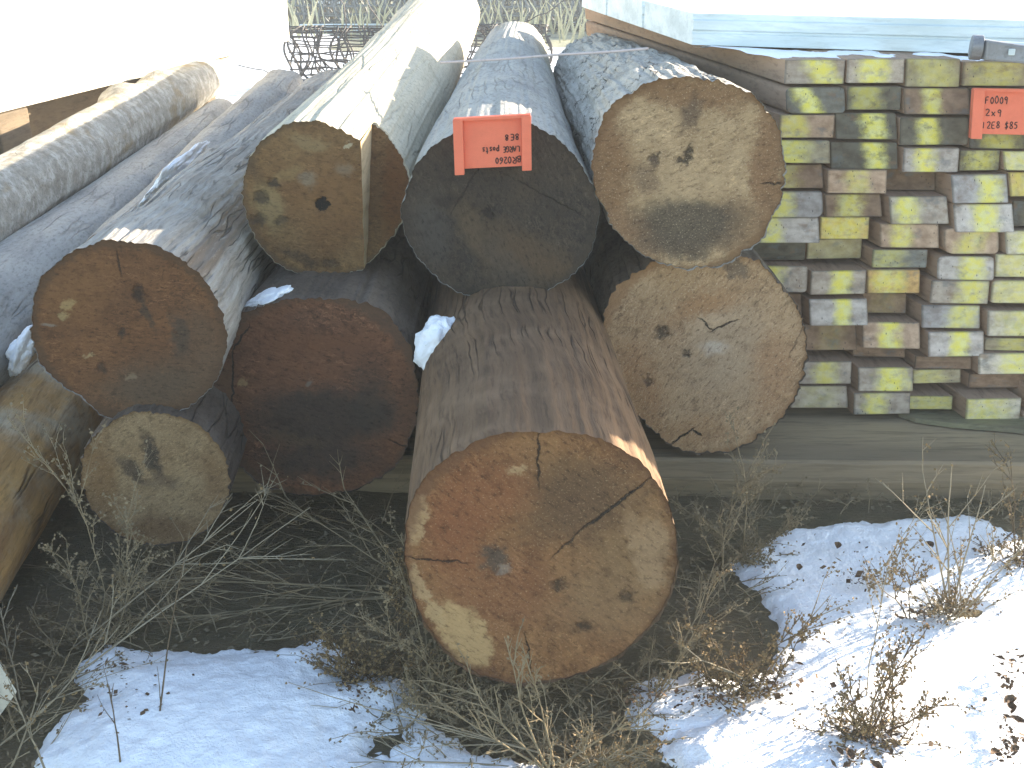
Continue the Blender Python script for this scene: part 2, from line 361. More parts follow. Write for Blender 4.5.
# ------------------------------------------------------------------ logs
def frame_for(axis):
    y = axis.normalized(); x = y.cross(Vector((0, 0, 1))).normalized(); z = x.cross(y)
    return x, y, z
def log_end_pts(outline, n, notch=None):
    if notch is None: return spline_closed(outline, n)
    return None
def make_log(name, label, outline, Y, vp=None, end=None, length=3.0, back=0.9, bark=None, face=None, seed=0, jag=0.006,
             ridge=0.004, lump=0.012, lip=0.006, N=340, step=None, flare=0.0, group='logs stacked in a pile', flake=0.0, cutname='cut_face', barkname='trunk'):
    P = np.array(outline, float)
    cpx = (P[:, 0].min() + P[:, 0].max()) / 2, (P[:, 1].min() + P[:, 1].max()) / 2
    C = on_y(*cpx, Y)
    if end: ax = on_y(end[0], end[1], end[2]) - C; length = ax.length
    else: ax = ray(*vp)
    ax.normalize(); X, A, Z = frame_for(ax)
    pts2 = spline_closed(outline, N)
    W = [on_plane(px, py, C, A) - C for px, py in pts2]
    L2 = np.array([[w.dot(X), w.dot(Z)] for w in W])
    mid = (L2.min(0) + L2.max(0)) / 2; half = (L2.max(0) - L2.min(0)) / 2
    th = np.arctan2(L2[:, 1] - mid[1], L2[:, 0] - mid[0])
    jn = 0.5 * fbm(np.stack([np.cos(th) * 5 + seed, np.sin(th) * 5, th * 0], 1), 2) + 0.9 * fbm(np.stack([np.cos(th) * 21 + seed, np.sin(th) * 21, th * 0], 1), 3)
    L2 = mid + (L2 - mid) * (1 + jag * 2 * jn[:, None] / max(half))
    t0 = np.zeros(N); right = np.zeros(N, bool)
    if step is not None:                   # the piece right of a saw kerf is cut off farther back
        (pt, pb, dt, db) = step
        q = [on_plane(px, py, C, A) - C for px, py in (pt, pb)]
        q = np.array([[w.dot(X), w.dot(Z)] for w in q])
        iT = int(np.argmin(np.linalg.norm(L2 - q[0], axis=1))); iB = int(np.argmin(np.linalg.norm(L2 - q[1], axis=1)))
        L2 = np.roll(L2, -iT, axis=0); th = np.roll(th, -iT); jn = np.roll(jn, -iT); iB = (iB - iT) % N
        right[0:iB + 1] = True
        dep = lambda z: db + (dt - db) * np.clip((z - q[1][1]) / (q[0][1] - q[1][1]), 0, 1.1)
        t0 = np.where(right, dep(L2[:, 1]), 0)
    ts = [0.0]; d = 0.004
    while ts[-1] < length: ts.append(ts[-1] + d); d = min(d * 1.16, 0.05)
    ts[-1] = length; ts = np.array(ts)
    circ = np.stack([np.cos(th), np.sin(th)], 1) * half.mean()
    V = np.zeros((len(ts), N, 3))
    bend = (fbm(np.array([[seed * 3.1, 0, 0], [seed * 3.1, 5, 0]]), 1)) * 0.04
    for j, t in enumerate(ts):
        k = t / length; s = 1 + (back - 1) * k
        mixc = min(1, t / 1.6) * 0.6
        P2 = (L2 - mid) * (1 - mixc) + circ * mixc
        P2 = P2 * s * (1 + flare * math.exp(-t / 0.18))
        off = np.array([math.sin(k * math.pi) * bend[0], math.sin(k * math.pi) * bend[1] * 0.5])
        cs, sn = np.cos(th), np.sin(th)
        rid = vnoise(np.stack([cs * 14 + seed, sn * 14, np.full(N, t * 0.8)], 1)) + 0.6 * vnoise(np.stack([cs * 33 + seed, sn * 33, np.full(N, t * 1.6)], 1))
        lum = fbm(np.stack([cs * 1.6 + seed, sn * 1.6, np.full(N, t * 1.7)], 1), 3)
        fl = 0
        if flake:
            fl = np.clip(fbm(np.stack([cs * 16 + seed, sn * 16, np.full(N, t * 9)], 1), 3) * 2.5, -0.4, 0.4) * flake
        g = min(1, 0.06 + t / 0.15)
        dr = rid * ridge * min(1, 0.2 + t / 0.12) + lum * lump * g + fl * g
        rr = np.linalg.norm(P2, axis=1)[:, None] + 1e-9
        P2 = P2 * (1 + dr[:, None] / rr)
        V[j, :, 0] = mid[0] + P2[:, 0] + off[0]; V[j, :, 2] = mid[1] + P2[:, 1] + off[1]; V[j, :, 1] = t
        if step is not None and j: V[j, :, 1] = np.maximum(t, t0)
    jl = fbm(np.stack([np.cos(th) * 12 + seed + 5, np.sin(th) * 12, th * 0], 1), 3)
    V[0, :, 1] = t0 - lip * (0.4 + 1.6 * np.clip(jl + 0.2, 0, 1))
    zb = V[0, :, 2].min()
    org = C + X * mid[0] + Z * zb
    V[..., 0] -= mid[0]; V[..., 2] -= zb
    mw = Matrix.Translation(org) @ Matrix((X, A, Z)).transposed().to_4x4()
    e = empty(name, mw)
    tag(e, label, 'log', group)
    nt = len(ts); fs = []; mi = []
    for j in range(nt - 1):
        for k in range(N):
            k2 = (k + 1) % N
            fs.append((j * N + k, j * N + k2, (j + 1) * N + k2, (j + 1) * N + k))
    side = mesh_obj(barkname, V.reshape(-1, 3), fs, [bark, M['crack']], e, True)
    bm = bmesh.new(); bm.from_mesh(side.data); bmesh.ops.recalc_face_normals(bm, faces=bm.faces); bm.to_mesh(side.data); bm.free()
    for which in (0, 1):
        j = 1 if which == 0 else nt - 1
        rim = V[j].copy(); rim[:, 1] = 0.0 if which == 0 else length
        c2 = np.array([0, -zb + mid[1]]) if which == 0 else rim[:, [0, 2]].mean(0)
        rim[:, [0, 2]] = c2 + (rim[:, [0, 2]] - c2) * 0.996
        polys = [rim]
        if which == 0 and step is not None:
            K = 14; zc = np.linspace(rim[0, 2], rim[iB, 2], K); xc = np.linspace(rim[0, 0], rim[iB, 0], K) + 0.003 * fbm(np.stack([zc * 40, zc * 0, zc * 0], 1), 2)
            xc[0], xc[-1] = rim[0, 0], rim[iB, 0]
            dz = dep(zc + zb)
            lf = np.stack([xc, xc * 0, zc], 1); rt = np.stack([xc, dz, zc], 1)
            lp_ = np.vstack([rim[iB:], lf[:-1]]); rp_ = rim[:iB + 1].copy(); rp_[:, 1] = t0[:iB + 1]; rp_[0], rp_[-1] = rt[0], rt[-1]
            rp_ = np.vstack([rp_, rt[1:-1][::-1]]); polys = [lp_, rp_]
            wf = [(k, k + 1, K + k + 1, K + k) for k in range(K - 1)]
            wv = np.vstack([lf, rt]); mesh_obj('split_wall', wv, wf, M['crack'], e)
        for pi, rm in enumerate(polys):
            bm = bmesh.new(); vs = [bm.verts.new(tuple(r_)) for r_ in rm]; n_ = len(vs)
            es = [bm.edges.new((vs[k], vs[(k + 1) % n_])) for k in range(n_)]
            bmesh.ops.triangle_fill(bm, use_beauty=True, edges=es)
            bmesh.ops.recalc_face_normals(bm, faces=bm.faces)
            nrm = sum((f.normal * f.calc_area() for f in bm.faces), Vector())
            if nrm.y * (-1 if which == 0 else 1) < 0: bmesh.ops.reverse_faces(bm, faces=bm.faces)
            ul = bm.loops.layers.uv.new('UVMap'); hh = half if which == 0 else half * back
            for f in bm.faces:
                for lp in f.loops:
                    lp[ul].uv = ((lp.vert.co.x - c2[0]) / hh[0], (lp.vert.co.z - c2[1]) / hh[1])
            me = bpy.data.meshes.new(cutname); bm.to_mesh(me); bm.free(); me.materials.append(face)
            o = bpy.data.objects.new(cutname, me); COL.objects.link(o); o.parent = e
    return e, dict(C=C, X=X, A=A, Z=Z, half=half)

def uvn(outline):
    P = np.array(outline, float); c = (P.min(0) + P.max(0)) / 2; h = (P.max(0) - P.min(0)) / 2
    def f(px, py): return ((px - c[0]) / h[0], -(py - c[1]) / h[1])
    f.h = h; return f
def blot(fn, px, py, rx, ry, ang, col, sg=0.8, so=0.4):
    u, v = fn(px, py); hm = fn.h.mean()
    return (u, v, rx / hm, ry / hm, ang, col, sg, so)

oG = [(535,429),(575,432),(610,442),(640,462),(662,490),(674,525),(677,560),(669,595),(651,625),(622,652),(590,670),(560,679),(525,683),(490,678),(462,664),(438,641),(418,610),(408,575),(405,540),(410,505),(424,478),(448,455),(480,438),(508,431)]
oF = [(497,120),(530,124),(560,140),(583,168),(597,203),(597,232),(588,258),(570,277),(545,290),(515,297),(485,299),(455,290),(430,272),(412,248),(402,220),(405,192),(417,165),(437,143),(465,126)]
oB = [(320,122),(345,131),(361,141),(379,153),(394,173),(405,200),(402,220),(393,239),(379,255),(365,268),(345,273),(320,276),(290,270),(265,252),(250,228),(243,200),(244,175),(255,150),(275,130),(298,121)]
oR = [(693,77),(723,81),(749,95),(770,115),(781,138),(785,164),(782,190),(773,217),(760,238),(745,252),(725,263),(700,268),(670,266),(645,255),(620,235),(603,210),(593,180),(593,150),(600,125),(615,103),(637,87),(665,78)]
oQ = [(735,252),(760,265),(780,285),(797,307),(806,335),(806,360),(800,385),(790,405),(770,428),(745,445),(715,453),(690,452),(665,440),(643,420),(622,395),(608,365),(602,335),(607,305),(618,285),(640,268),(670,256),(705,249)]
oE = [(108,245),(129,247),(152,250),(176,262),(199,282),(217,311),(222,335),(217,364),(202,391),(178,406),(147,413),(111,413),(82,393),(59,376),(42,355),(37,323),(41,291),(56,270),(82,253)]
oC = [(245,312),(270,302),(300,298),(340,298),(375,306),(400,328),(414,360),(418,395),(413,430),(400,460),(375,480),(340,493),(300,495),(265,485),(240,465),(225,435),(215,400),(214,370),(224,335)]
oS = [(155,411),(185,418),(208,432),(224,455),(230,480),(223,508),(205,530),(180,542),(150,545),(120,535),(98,517),(84,492),(81,465),(91,440),(110,422),(132,412)]

TAN = (0.46, 0.335, 0.19); DK = (0.055, 0.046, 0.036); KN = (0.035, 0.028, 0.022)
g = uvn(oG)
fG = mat_end('orange_brown_end_grain', (0.34, 0.185, 0.08), (0.22, 0.105, 0.045), (0.19, 0.10, 0.055), [
    blot(g, 630, 560, 60, 80, 0, (0.26, 0.175, 0.09), 0.75, 0.8), blot(g, 560, 470, 60, 26, 0, (0.22, 0.135, 0.065), 0.6, 0.8), blot(g, 455, 530, 30, 60, 0, (0.29, 0.115, 0.05), 0.7, 0.8),
    blot(g, 575, 500, 62, 42, 20, (0.13, 0.085, 0.05), 0.75, 0.7),
    blot(g, 600, 600, 60, 45, 0, (0.30, 0.19, 0.10), 0.6, 0.7),
    blot(g, 500, 590, 60, 50, 0, (0.29, 0.13, 0.06), 0.6, 0.8),
    blot(g, 480, 490, 60, 40, 30, (0.30, 0.125, 0.055), 0.7, 0.7),
    blot(g, 459, 628, 27, 42, 20, (0.56, 0.40, 0.20), 0.9, 0.22), blot(g, 419, 508, 11, 27, -16, (0.50, 0.35, 0.19), 0.9, 0.25),
    blot(g, 415, 575, 8, 26, 8, (0.50, 0.36, 0.20), 0.9, 0.25), blot(g, 434, 606, 9, 16, 20, (0.52, 0.38, 0.20), 0.85, 0.3),
    blot(g, 652, 552, 20, 38, 10, (0.40, 0.28, 0.165), 0.8, 0.35), blot(g, 632, 525, 9, 18, 25, (0.38, 0.26, 0.15), 0.6, 0.5),
    blot(g, 516, 466, 11, 6, 10, (0.50, 0.36, 0.2), 0.8, 0.4),
    blot(g, 491, 552, 19, 12, -25, (0.10, 0.085, 0.07), 0.85, 0.6), blot(g, 503, 562, 8, 5, -20, (0.3, 0.27, 0.24), 0.7, 0.6),
    blot(g, 557, 580, 8, 6, 0, KN, 0.8, 0.8), blot(g, 583, 622, 8, 6, 0, KN, 0.8, 0.8), blot(g, 628, 592, 7, 7, 0, KN, 0.7, 0.8),
    blot(g, 536, 455, 30, 1.6, 91, KN, 0.85, 0.6), blot(g, 612, 502, 46, 2.2, 38, KN, 0.95, 0.5), blot(g, 566, 538, 22, 1.2, 44, KN, 0.7, 0.6),
    blot(g, 436, 551, 32, 1.3, -8, KN, 0.8, 0.6), blot(g, 528, 655, 27, 1.8, 96, KN, 0.85, 0.5)], 1.3, saw=38, speck=(0.62, 0.46, 0.28), speck_amt=0.35, rings=0.06, gain=0.92)
g = uvn(oF)
fF = mat_end('dark_weathered_end_grain', (0.082, 0.066, 0.05), (0.05, 0.045, 0.04), (0.06, 0.05, 0.04), [
    blot(g, 530, 255, 60, 26, -35, (0.14, 0.095, 0.055), 0.75, 0.8), blot(g, 475, 235, 12, 45, 20, (0.15, 0.11, 0.065), 0.6, 0.8),
    blot(g, 430, 225, 22, 45, 0, (0.085, 0.08, 0.075), 0.8, 0.7), blot(g, 505, 262, 45, 14, -50, (0.12, 0.10, 0.08), 0.5, 0.8),
    blot(g, 488, 210, 7, 7, 0, KN, 0.9, 0.5), blot(g, 448, 196, 13, 9, 0, KN, 0.6, 0.6),
    blot(g, 470, 180, 40, 1.4, 60, KN, 0.7, 0.6), blot(g, 540, 190, 46, 1.2, -30, KN, 0.5, 0.7)], 4.1, saw=70, speck=(0.2, 0.17, 0.13), rings=0.2, speck_amt=0.2)
g = uvn(oB)
fB = mat_end('drilled_rusty_end_grain', (0.30, 0.19, 0.085), (0.225, 0.125, 0.05), (0.14, 0.10, 0.06), [
    blot(g, 330, 200, 45, 50, 0, (0.27, 0.135, 0.05), 0.6, 0.8),
    blot(g, 268, 205, 15, 30, 20, (0.36, 0.27, 0.13), 0.8, 0.4), blot(g, 315, 142, 22, 9, -20, (0.36, 0.27, 0.14), 0.7, 0.5), blot(g, 290, 175, 16, 8, 30, (0.34, 0.24, 0.11), 0.7, 0.5),
    blot(g, 262, 196, 8, 8, 0, DK, 0.75, 0.5), blot(g, 275, 182, 6, 5, 0, DK, 0.75, 0.5), blot(g, 256, 218, 9, 7, 20, DK, 0.7, 0.6), blot(g, 280, 218, 8, 4, 20, DK, 0.6, 0.6),
    blot(g, 296, 258, 26, 8, -28, DK, 0.6, 0.7), blot(g, 326, 262, 9, 6, 0, DK, 0.6, 0.7), blot(g, 255, 165, 8, 12, 0, DK, 0.5, 0.7),
    blot(g, 310, 180, 10, 8, 0, (0.30, 0.26, 0.2), 0.7, 0.6), blot(g, 351, 145, 5, 3, 40, (0.6, 0.55, 0.4), 0.9, 0.3), blot(g, 346, 168, 10, 7, 0, (0.3, 0.26, 0.2), 0.5, 0.6),
    blot(g, 395, 195, 22, 62, -6, (0.235, 0.10, 0.03), 0.85, 0.5),
    blot(g, 322, 202, 7, 7.5, 0, (0.012, 0.009, 0.007), 1.0, 0.16)], 7.7, saw=10, speck=(0.4, 0.3, 0.17), rings=0.05)
g = uvn(oR)
fR = mat_end('tan_end_grain_with_dark_heart', (0.50, 0.38, 0.23), (0.40, 0.29, 0.165), (0.22, 0.125, 0.06), [
    blot(g, 689, 172, 100, 100, 0, (0.23, 0.13, 0.06), 0.0, 0.3),
    blot(g, 610, 165, 26, 70, 8, (0.235, 0.13, 0.06), 0.85, 0.5), blot(g, 690, 92, 70, 16, -4, (0.24, 0.135, 0.062), 0.85, 0.5),
    blot(g, 768, 170, 18, 72, 4, (0.235, 0.13, 0.062), 0.85, 0.5), blot(g, 640, 235, 40, 24, -40, (0.24, 0.14, 0.075), 0.8, 0.6), blot(g, 745, 225, 34, 40, 40, (0.26, 0.17, 0.095), 0.8, 0.6),
    blot(g, 692, 222, 58, 32, 0, (0.09, 0.078, 0.06), 0.9, 0.45), blot(g, 688, 245, 50, 14, 0, (0.11, 0.09, 0.066), 0.8, 0.6), blot(g, 648, 175, 14, 18, 40, (0.20, 0.14, 0.09), 0.7, 0.6),
    blot(g, 690, 112, 9, 22, -4, (0.13, 0.09, 0.06), 0.85, 0.7), blot(g, 655, 156, 6, 6, 0, (0.10, 0.07, 0.05), 0.9, 0.6), blot(g, 688, 152, 4, 13, -10, KN, 0.85, 0.6), blot(g, 681, 158, 5, 3, 0, KN, 0.8, 0.6),
    blot(g, 775, 181, 14, 1.3, 0, KN, 0.8, 0.6)], 2.9, saw=-18, speck=(0.68, 0.58, 0.42), speck_amt=0.55, rings=0.04, gain=0.98)
g = uvn(oQ)
fQ = mat_end('pale_tan_end_grain', (0.43, 0.315, 0.195), (0.35, 0.24, 0.14), (0.27, 0.155, 0.075), [
    blot(g, 722, 350, 50, 60, 0, (0.38, 0.31, 0.225), 0.7, 0.8), blot(g, 640, 380, 20, 55, 20, (0.33, 0.195, 0.10), 0.8, 0.7), blot(g, 700, 300, 38, 16, 20, (0.34, 0.19, 0.085), 0.7, 0.7),
    blot(g, 660, 290, 30, 18, 20, (0.36, 0.25, 0.14), 0.6, 0.6), blot(g, 775, 370, 22, 45, 0, (0.36, 0.22, 0.12), 0.7, 0.7), blot(g, 690, 430, 55, 18, 0, (0.37, 0.235, 0.125), 0.7, 0.7),
    blot(g, 714, 343, 14, 8, 0, (0.50, 0.47, 0.42), 0.75, 0.7), blot(g, 725, 265, 18, 9, -30, (0.14, 0.115, 0.09), 0.8, 0.4), blot(g, 712, 318, 22, 9, 15, (0.48, 0.37, 0.25), 0.7, 0.5),
    blot(g, 661, 328, 8, 6, 20, KN, 0.8, 0.8), blot(g, 688, 350, 5, 4, 0, KN, 0.85, 0.7), blot(g, 649, 376, 6, 5, 0, (0.08, 0.06, 0.05), 0.7, 0.8),
    blot(g, 703, 320, 10, 1.3, -42, KN, 0.9, 0.5), blot(g, 721, 322, 16, 1.3, 22, KN, 0.9, 0.5), blot(g, 688, 434, 16, 1.6, 38, KN, 0.95, 0.4), blot(g, 702, 430, 7, 2.0, -30, KN, 0.95, 0.4),
    blot(g, 795, 335, 22, 1.3, 70, KN, 0.4, 0.6)], 5.3, saw=-50, speck=(0.66, 0.56, 0.42), speck_amt=0.45, rings=0.04, gain=1.05)
g = uvn(oE)
fE = mat_end('rust_brown_end_grain', (0.255, 0.125, 0.052), (0.175, 0.085, 0.038), (0.12, 0.075, 0.045), [
    blot(g, 150, 385, 70, 34, 10, (0.125, 0.095, 0.065), 0.85, 0.7), blot(g, 205, 350, 26, 60, 10, (0.16, 0.105, 0.065), 0.8, 0.7), blot(g, 80, 290, 40, 30, 30, (0.29, 0.15, 0.06), 0.6, 0.7),
    blot(g, 178, 335, 9, 25, 0, (0.085, 0.07, 0.055), 0.8, 0.7), blot(g, 143, 290, 6, 9, 0, KN, 0.75, 0.7), blot(g, 149, 312, 5, 22, 15, (0.07, 0.055, 0.042), 0.8, 0.7),
    blot(g, 72, 302, 8, 6, 40, (0.45, 0.33, 0.15), 0.85, 0.4), blot(g, 65, 313, 5, 5, 40, (0.45, 0.35, 0.17), 0.85, 0.4), blot(g, 50, 321, 8, 2.5, -8, (0.3, 0.28, 0.25), 0.7, 0.5), blot(g, 85, 351, 5, 3, 30, (0.45, 0.36, 0.2), 0.8, 0.5),
    blot(g, 124, 374, 6, 4, 0, (0.3, 0.24, 0.16), 0.7, 0.6), blot(g, 121, 331, 4, 5, 0, DK, 0.8, 0.6), blot(g, 97, 365, 5, 6, 0, DK, 0.6, 0.7),
    blot(g, 128, 262, 14, 1.4, 92, KN, 0.7, 0.6)], 9.1, saw=4, speck=(0.36, 0.22, 0.10), rings=0.05)
g = uvn(oC)
fC = mat_end('reddish_brown_end_grain', (0.25, 0.115, 0.058), (0.17, 0.085, 0.05), (0.12, 0.08, 0.055), [
    blot(g, 318, 412, 74, 32, 0, (0.062, 0.052, 0.044), 0.9, 0.5), blot(g, 315, 455, 62, 26, 6, (0.068, 0.058, 0.05), 0.85, 0.6), blot(g, 372, 400, 26, 34, 0, (0.07, 0.06, 0.05), 0.8, 0.7),
    blot(g, 320, 340, 60, 16, 0, (0.22, 0.10, 0.05), 0.8, 0.7), blot(g, 290, 435, 40, 9, -12, (0.13, 0.095, 0.06), 0.6, 0.7), blot(g, 405, 410, 9, 50, 0, (0.16, 0.085, 0.05), 0.7, 0.7),
    blot(g, 244, 378, 5, 4, 30, (0.36, 0.25, 0.13), 0.85, 0.4), blot(g, 310, 380, 4, 3, 30, (0.22, 0.2, 0.17), 0.8, 0.5), blot(g, 228, 385, 11, 36, 0, (0.17, 0.105, 0.07), 0.7, 0.5),
    blot(g, 234, 375, 34, 1.6, 83, KN, 0.9, 0.5), blot(g, 246, 337, 18, 1.4, 52, KN, 0.9, 0.5), blot(g, 400, 442, 16, 1.6, -25, KN, 0.8, 0.6)], 11.4, saw=15, speck=(0.24, 0.15, 0.09), rings=0.05)
g = uvn(oS)
fS = mat_end('small_tan_end_grain', (0.36, 0.27, 0.155), (0.28, 0.195, 0.105), (0.20, 0.115, 0.05), [
    blot(g, 100, 475, 18, 50, 0, (0.24, 0.145, 0.065), 0.8, 0.6), blot(g, 150, 528, 50, 15, 0, (0.20, 0.125, 0.065), 0.8, 0.6), blot(g, 215, 480, 12, 40, 0, (0.25, 0.16, 0.08), 0.8, 0.6),
    blot(g, 155, 455, 7, 24, 8, (0.045, 0.04, 0.034), 0.9, 0.6), blot(g, 134, 468, 8, 19, 38, (0.07, 0.055, 0.042), 0.85, 0.6), blot(g, 160, 480, 18, 9, 0, (0.12, 0.09, 0.065), 0.6, 0.8)], 14.2, saw=-30, speck=(0.6, 0.5, 0.34), speck_amt=0.5, rings=0.04, gain=0.92)

bG = mat_bark('smooth_checked_brown_trunk', (0.185, 0.108, 0.06), (0.11, 0.065, 0.037), (0.22, 0.135, 0.08), sl=0.03, scale=11, crack_amt=0.55, bumps=0.8)
bF = mat_bark('grey_weathered_trunk', (0.40, 0.385, 0.35), (0.29, 0.28, 0.255), (0.45, 0.42, 0.36), sl=0.12, scale=8, crack_amt=0.25, patch=(0.30, 0.27, 0.2))
bB = mat_bark('cream_debarked_trunk', (0.56, 0.50, 0.38), (0.47, 0.42, 0.31), (0.58, 0.51, 0.38), crack=(0.20, 0.14, 0.09), sl=0.16, scale=5, crack_amt=0.25, bumps=0.3)
bR = mat_bark('grey_flaky_bark', (0.44, 0.405, 0.35), (0.31, 0.285, 0.245), (0.50, 0.46, 0.40), sl=0.4, scale=10, crack_amt=0.15, flaky=0.9, bumps=0.8)
bQ = mat_bark('brown_grey_bark', (0.17, 0.125, 0.09), (0.11, 0.082, 0.06), (0.21, 0.17, 0.13), sl=0.2, scale=9, crack_amt=0.6)
bE = mat_bark('grey_rough_furrowed_trunk', (0.42, 0.385, 0.34), (0.28, 0.25, 0.215), (0.33, 0.28, 0.23), sl=0.035, scale=13, crack_amt=0.5, bumps=0.9, patch=(0.21, 0.15, 0.105))
bC = mat_bark('dark_brown_bark', (0.13, 0.095, 0.07), (0.085, 0.062, 0.047), (0.17, 0.13, 0.10), sl=0.2, scale=9, crack_amt=0.6, bumps=0.8)
bL = mat_bark('mottled_grey_smooth_bark', (0.31, 0.29, 0.25), (0.22, 0.20, 0.165), (0.46, 0.44, 0.40), sl=0.6, scale=7, crack_amt=0.1, blotch=8, bumps=0.5, patch=(0.27, 0.21, 0.13))
bL2 = mat_bark('plain_grey_trunk', (0.36, 0.345, 0.32), (0.27, 0.255, 0.235), (0.40, 0.375, 0.335), sl=0.12, scale=6, crack_amt=0.3, bumps=0.4)
bL4 = mat_bark('ochre_streaked_trunk', (0.50, 0.28, 0.10), (0.30, 0.16, 0.065), (0.46, 0.38, 0.27), sl=0.05, scale=6, crack_amt=0.6, bumps=0.6, patch=(0.66, 0.62, 0.54))

LOGS = {}
def L(key, *a, **k): LOGS[key] = make_log(*a, **k)
L('G', 'log', 'thick log jutting out lowest at the front, orange brown end with straight cracks', oG, 1.80, vp=(450, -70), length=3.6, back=0.95, bark=bG, face=fG, seed=1, ridge=0.003, lump=0.008, jag=0.003, lip=0.009)
L('F', 'log', 'blackish ended log in the top row under the upside down card', oF, 2.66, end=(514, 52, 5.7), back=0.68, bark=bF, face=fF, seed=2, jag=0.004, lip=0.004)
L('B', 'log', 'cream log with a drilled hole and a bright split in its rusty end', oB, 2.76, end=(446, 12, 8.0), back=1.14, bark=bB, face=fB, seed=3, lip=0.003, N=340, jag=0.004,
  step=((361, 142), (364, 268), .23, .05))
L('R', 'log', 'log with grey flaky bark and dark lower heart at the right of the top row', oR, 2.68, end=(600, 84, 5.0), back=0.92, bark=bR, face=fR, seed=4, jag=0.006, flake=0.010, lip=0.010)
L('Q', 'log', 'pale tan log end with ragged right edge resting on the skid beside the boards', oQ, 2.76, vp=(500, -70), length=3.0, back=0.92, bark=bQ, face=fQ, seed=5, jag=0.009, lip=0.008)
L('E', 'log', 'grey furrowed log with rusty orange end leaning out at the left of the pile', oE, 2.34, end=(338, 103, 6.2), back=0.95, bark=bE, face=fE, seed=6, jag=0.004, ridge=0.008, lump=0.022, flare=0.06, lip=0.004)
L('C', 'log', 'dark barked log with reddish end and black centre, low between two neighbours', oC, 2.54, vp=(510, -75), length=3.4, back=0.92, bark=bC, face=fC, seed=7, jag=0.006, ridge=0.006, lip=0.006)
L('S', 'log', 'smallest log end in the pile, tan with two short dark streaks', oS, 2.30, vp=(440, -75), length=3.2, back=0.9, bark=bC, face=fS, seed=8, jag=0.004, lip=0.006)

def path_log(name, label, pts, radii, bark, seed, lump=0.02, ridge=0.003, N=120, bumps=(), group='long logs lying at the left of the pile'):
    pts = np.array([tuple(p) for p in pts]); seg = np.linalg.norm(np.diff(pts, axis=0), axis=1)
    s = np.concatenate([[0], np.cumsum(seg)]); n = int(s[-1] / 0.035); t = np.linspace(0, s[-1], n)
    P = np.stack([np.interp(t, s, pts[:, k]) for k in range(3)], 1)
    for _ in range(30): P[1:-1] = (P[:-2] + P[1:-1] * 2 + P[2:]) / 4
    rad = np.interp(t, s, radii); th = np.linspace(0, 2 * math.pi, N, endpoint=False)
    ax = Vector(pts[-1] - pts[0]).normalized(); X, A, Z = frame_for(ax)
    org = Vector(P[0]); V = np.zeros((n, N, 3))
    for j in range(n):
        c = Vector(P[j]) - org; cl = np.array([c.dot(X), c.dot(A), c.dot(Z)])
        cs, sn = np.cos(th), np.sin(th)
        r = rad[j] + lump * fbm(np.stack([cs * 1.3 + seed, sn * 1.3, np.full(N, t[j] * 1.4)], 1), 4) + ridge * vnoise(np.stack([cs * 9 + seed, sn * 9, np.full(N, t[j] * 2)], 1))
        for (bt, ba, bw, bh) in bumps:
            da = np.abs((th - ba + math.pi) % (2 * math.pi) - math.pi)
            r = r + bh * np.exp(-((t[j] - bt) / bw) ** 2 - (da * rad[j] / bw) ** 2)
        V[j, :, 0] = cl[0] + cs * r; V[j, :, 1] = cl[1]; V[j, :, 2] = cl[2] + sn * r
    fs = [(j * N + k, j * N + (k + 1) % N, (j + 1) * N + (k + 1) % N, (j + 1) * N + k) for j in range(n - 1) for k in range(N)]
    e = empty(name, Matrix.Translation(org) @ Matrix((X, A, Z)).transposed().to_4x4()); tag(e, label, 'log', group)
    o = mesh_obj('trunk', V.reshape(-1, 3), fs, bark, e, True)
    bm = bmesh.new(); bm.from_mesh(o.data); bmesh.ops.recalc_face_normals(bm, faces=bm.faces); bm.to_mesh(o.data); bm.free()
    for j in (0, n - 1):
        ring = V[j]; c = ring.mean(0)
        fo = [(k, (k + 1) % N, N) if j else ((k + 1) % N, k, N) for k in range(N)]
        q = mesh_obj('cut_face', list(ring) + [c], fo, fS, e)
        ul = q.data.uv_layers.new(name='UVMap')
        for lp in q.data.loops:
            v = q.data.vertices[lp.vertex_index].co; ul.data[lp.index].uv = ((v.x - c[0]) / rad[j], (v.z - c[2]) / rad[j])
    return e
def PZ(px, py, z): return on_z(px, py, z)
a1, b1 = PZ(0, 203, .56), PZ(213, 72, .57)
path_log('log', 'mottled grey log with a swollen knot, topmost and farthest left', [a1 + (a1 - b1) * 0.35, a1, a1 * 0.55 + b1 * 0.45 + Vector((0, 0, .015)), b1], [0.135, 0.137, 0.148, 0.142], bL, 21, lump=0.026,
         bumps=[(3.1, 2.0, 0.12, 0.04), (3.7, 1.5, 0.08, 0.025)])
a2, b2 = PZ(-5, 318, .37), PZ(222, 124, .40)
path_log('log', 'plain grey log below the mottled knotty log, touching its lower side', [a2 + (a2 - b2) * 0.3, a2, b2], [0.165, 0.165, 0.14], bL2, 22, lump=0.02)
a3, b3 = PZ(110, 268, .42), PZ(283, 92, .60)
path_log('log', 'slim bluish grey log squeezed in behind the rusty ended furrowed log', [a3, (a3 + b3) / 2, b3], [0.12, 0.125, 0.14], bL2, 23, lump=0.025)
a4 = on_z(30, 440, .15); d4 = ray(395, -75).normalized(); d4.z = 0
path_log('log', 'ochre and grey streaked log lying lowest at the left edge', [a4 - d4 * 1.3, a4, a4 + d4 * 2.6], [0.155, 0.155, 0.14], bL4, 24, lump=0.02)
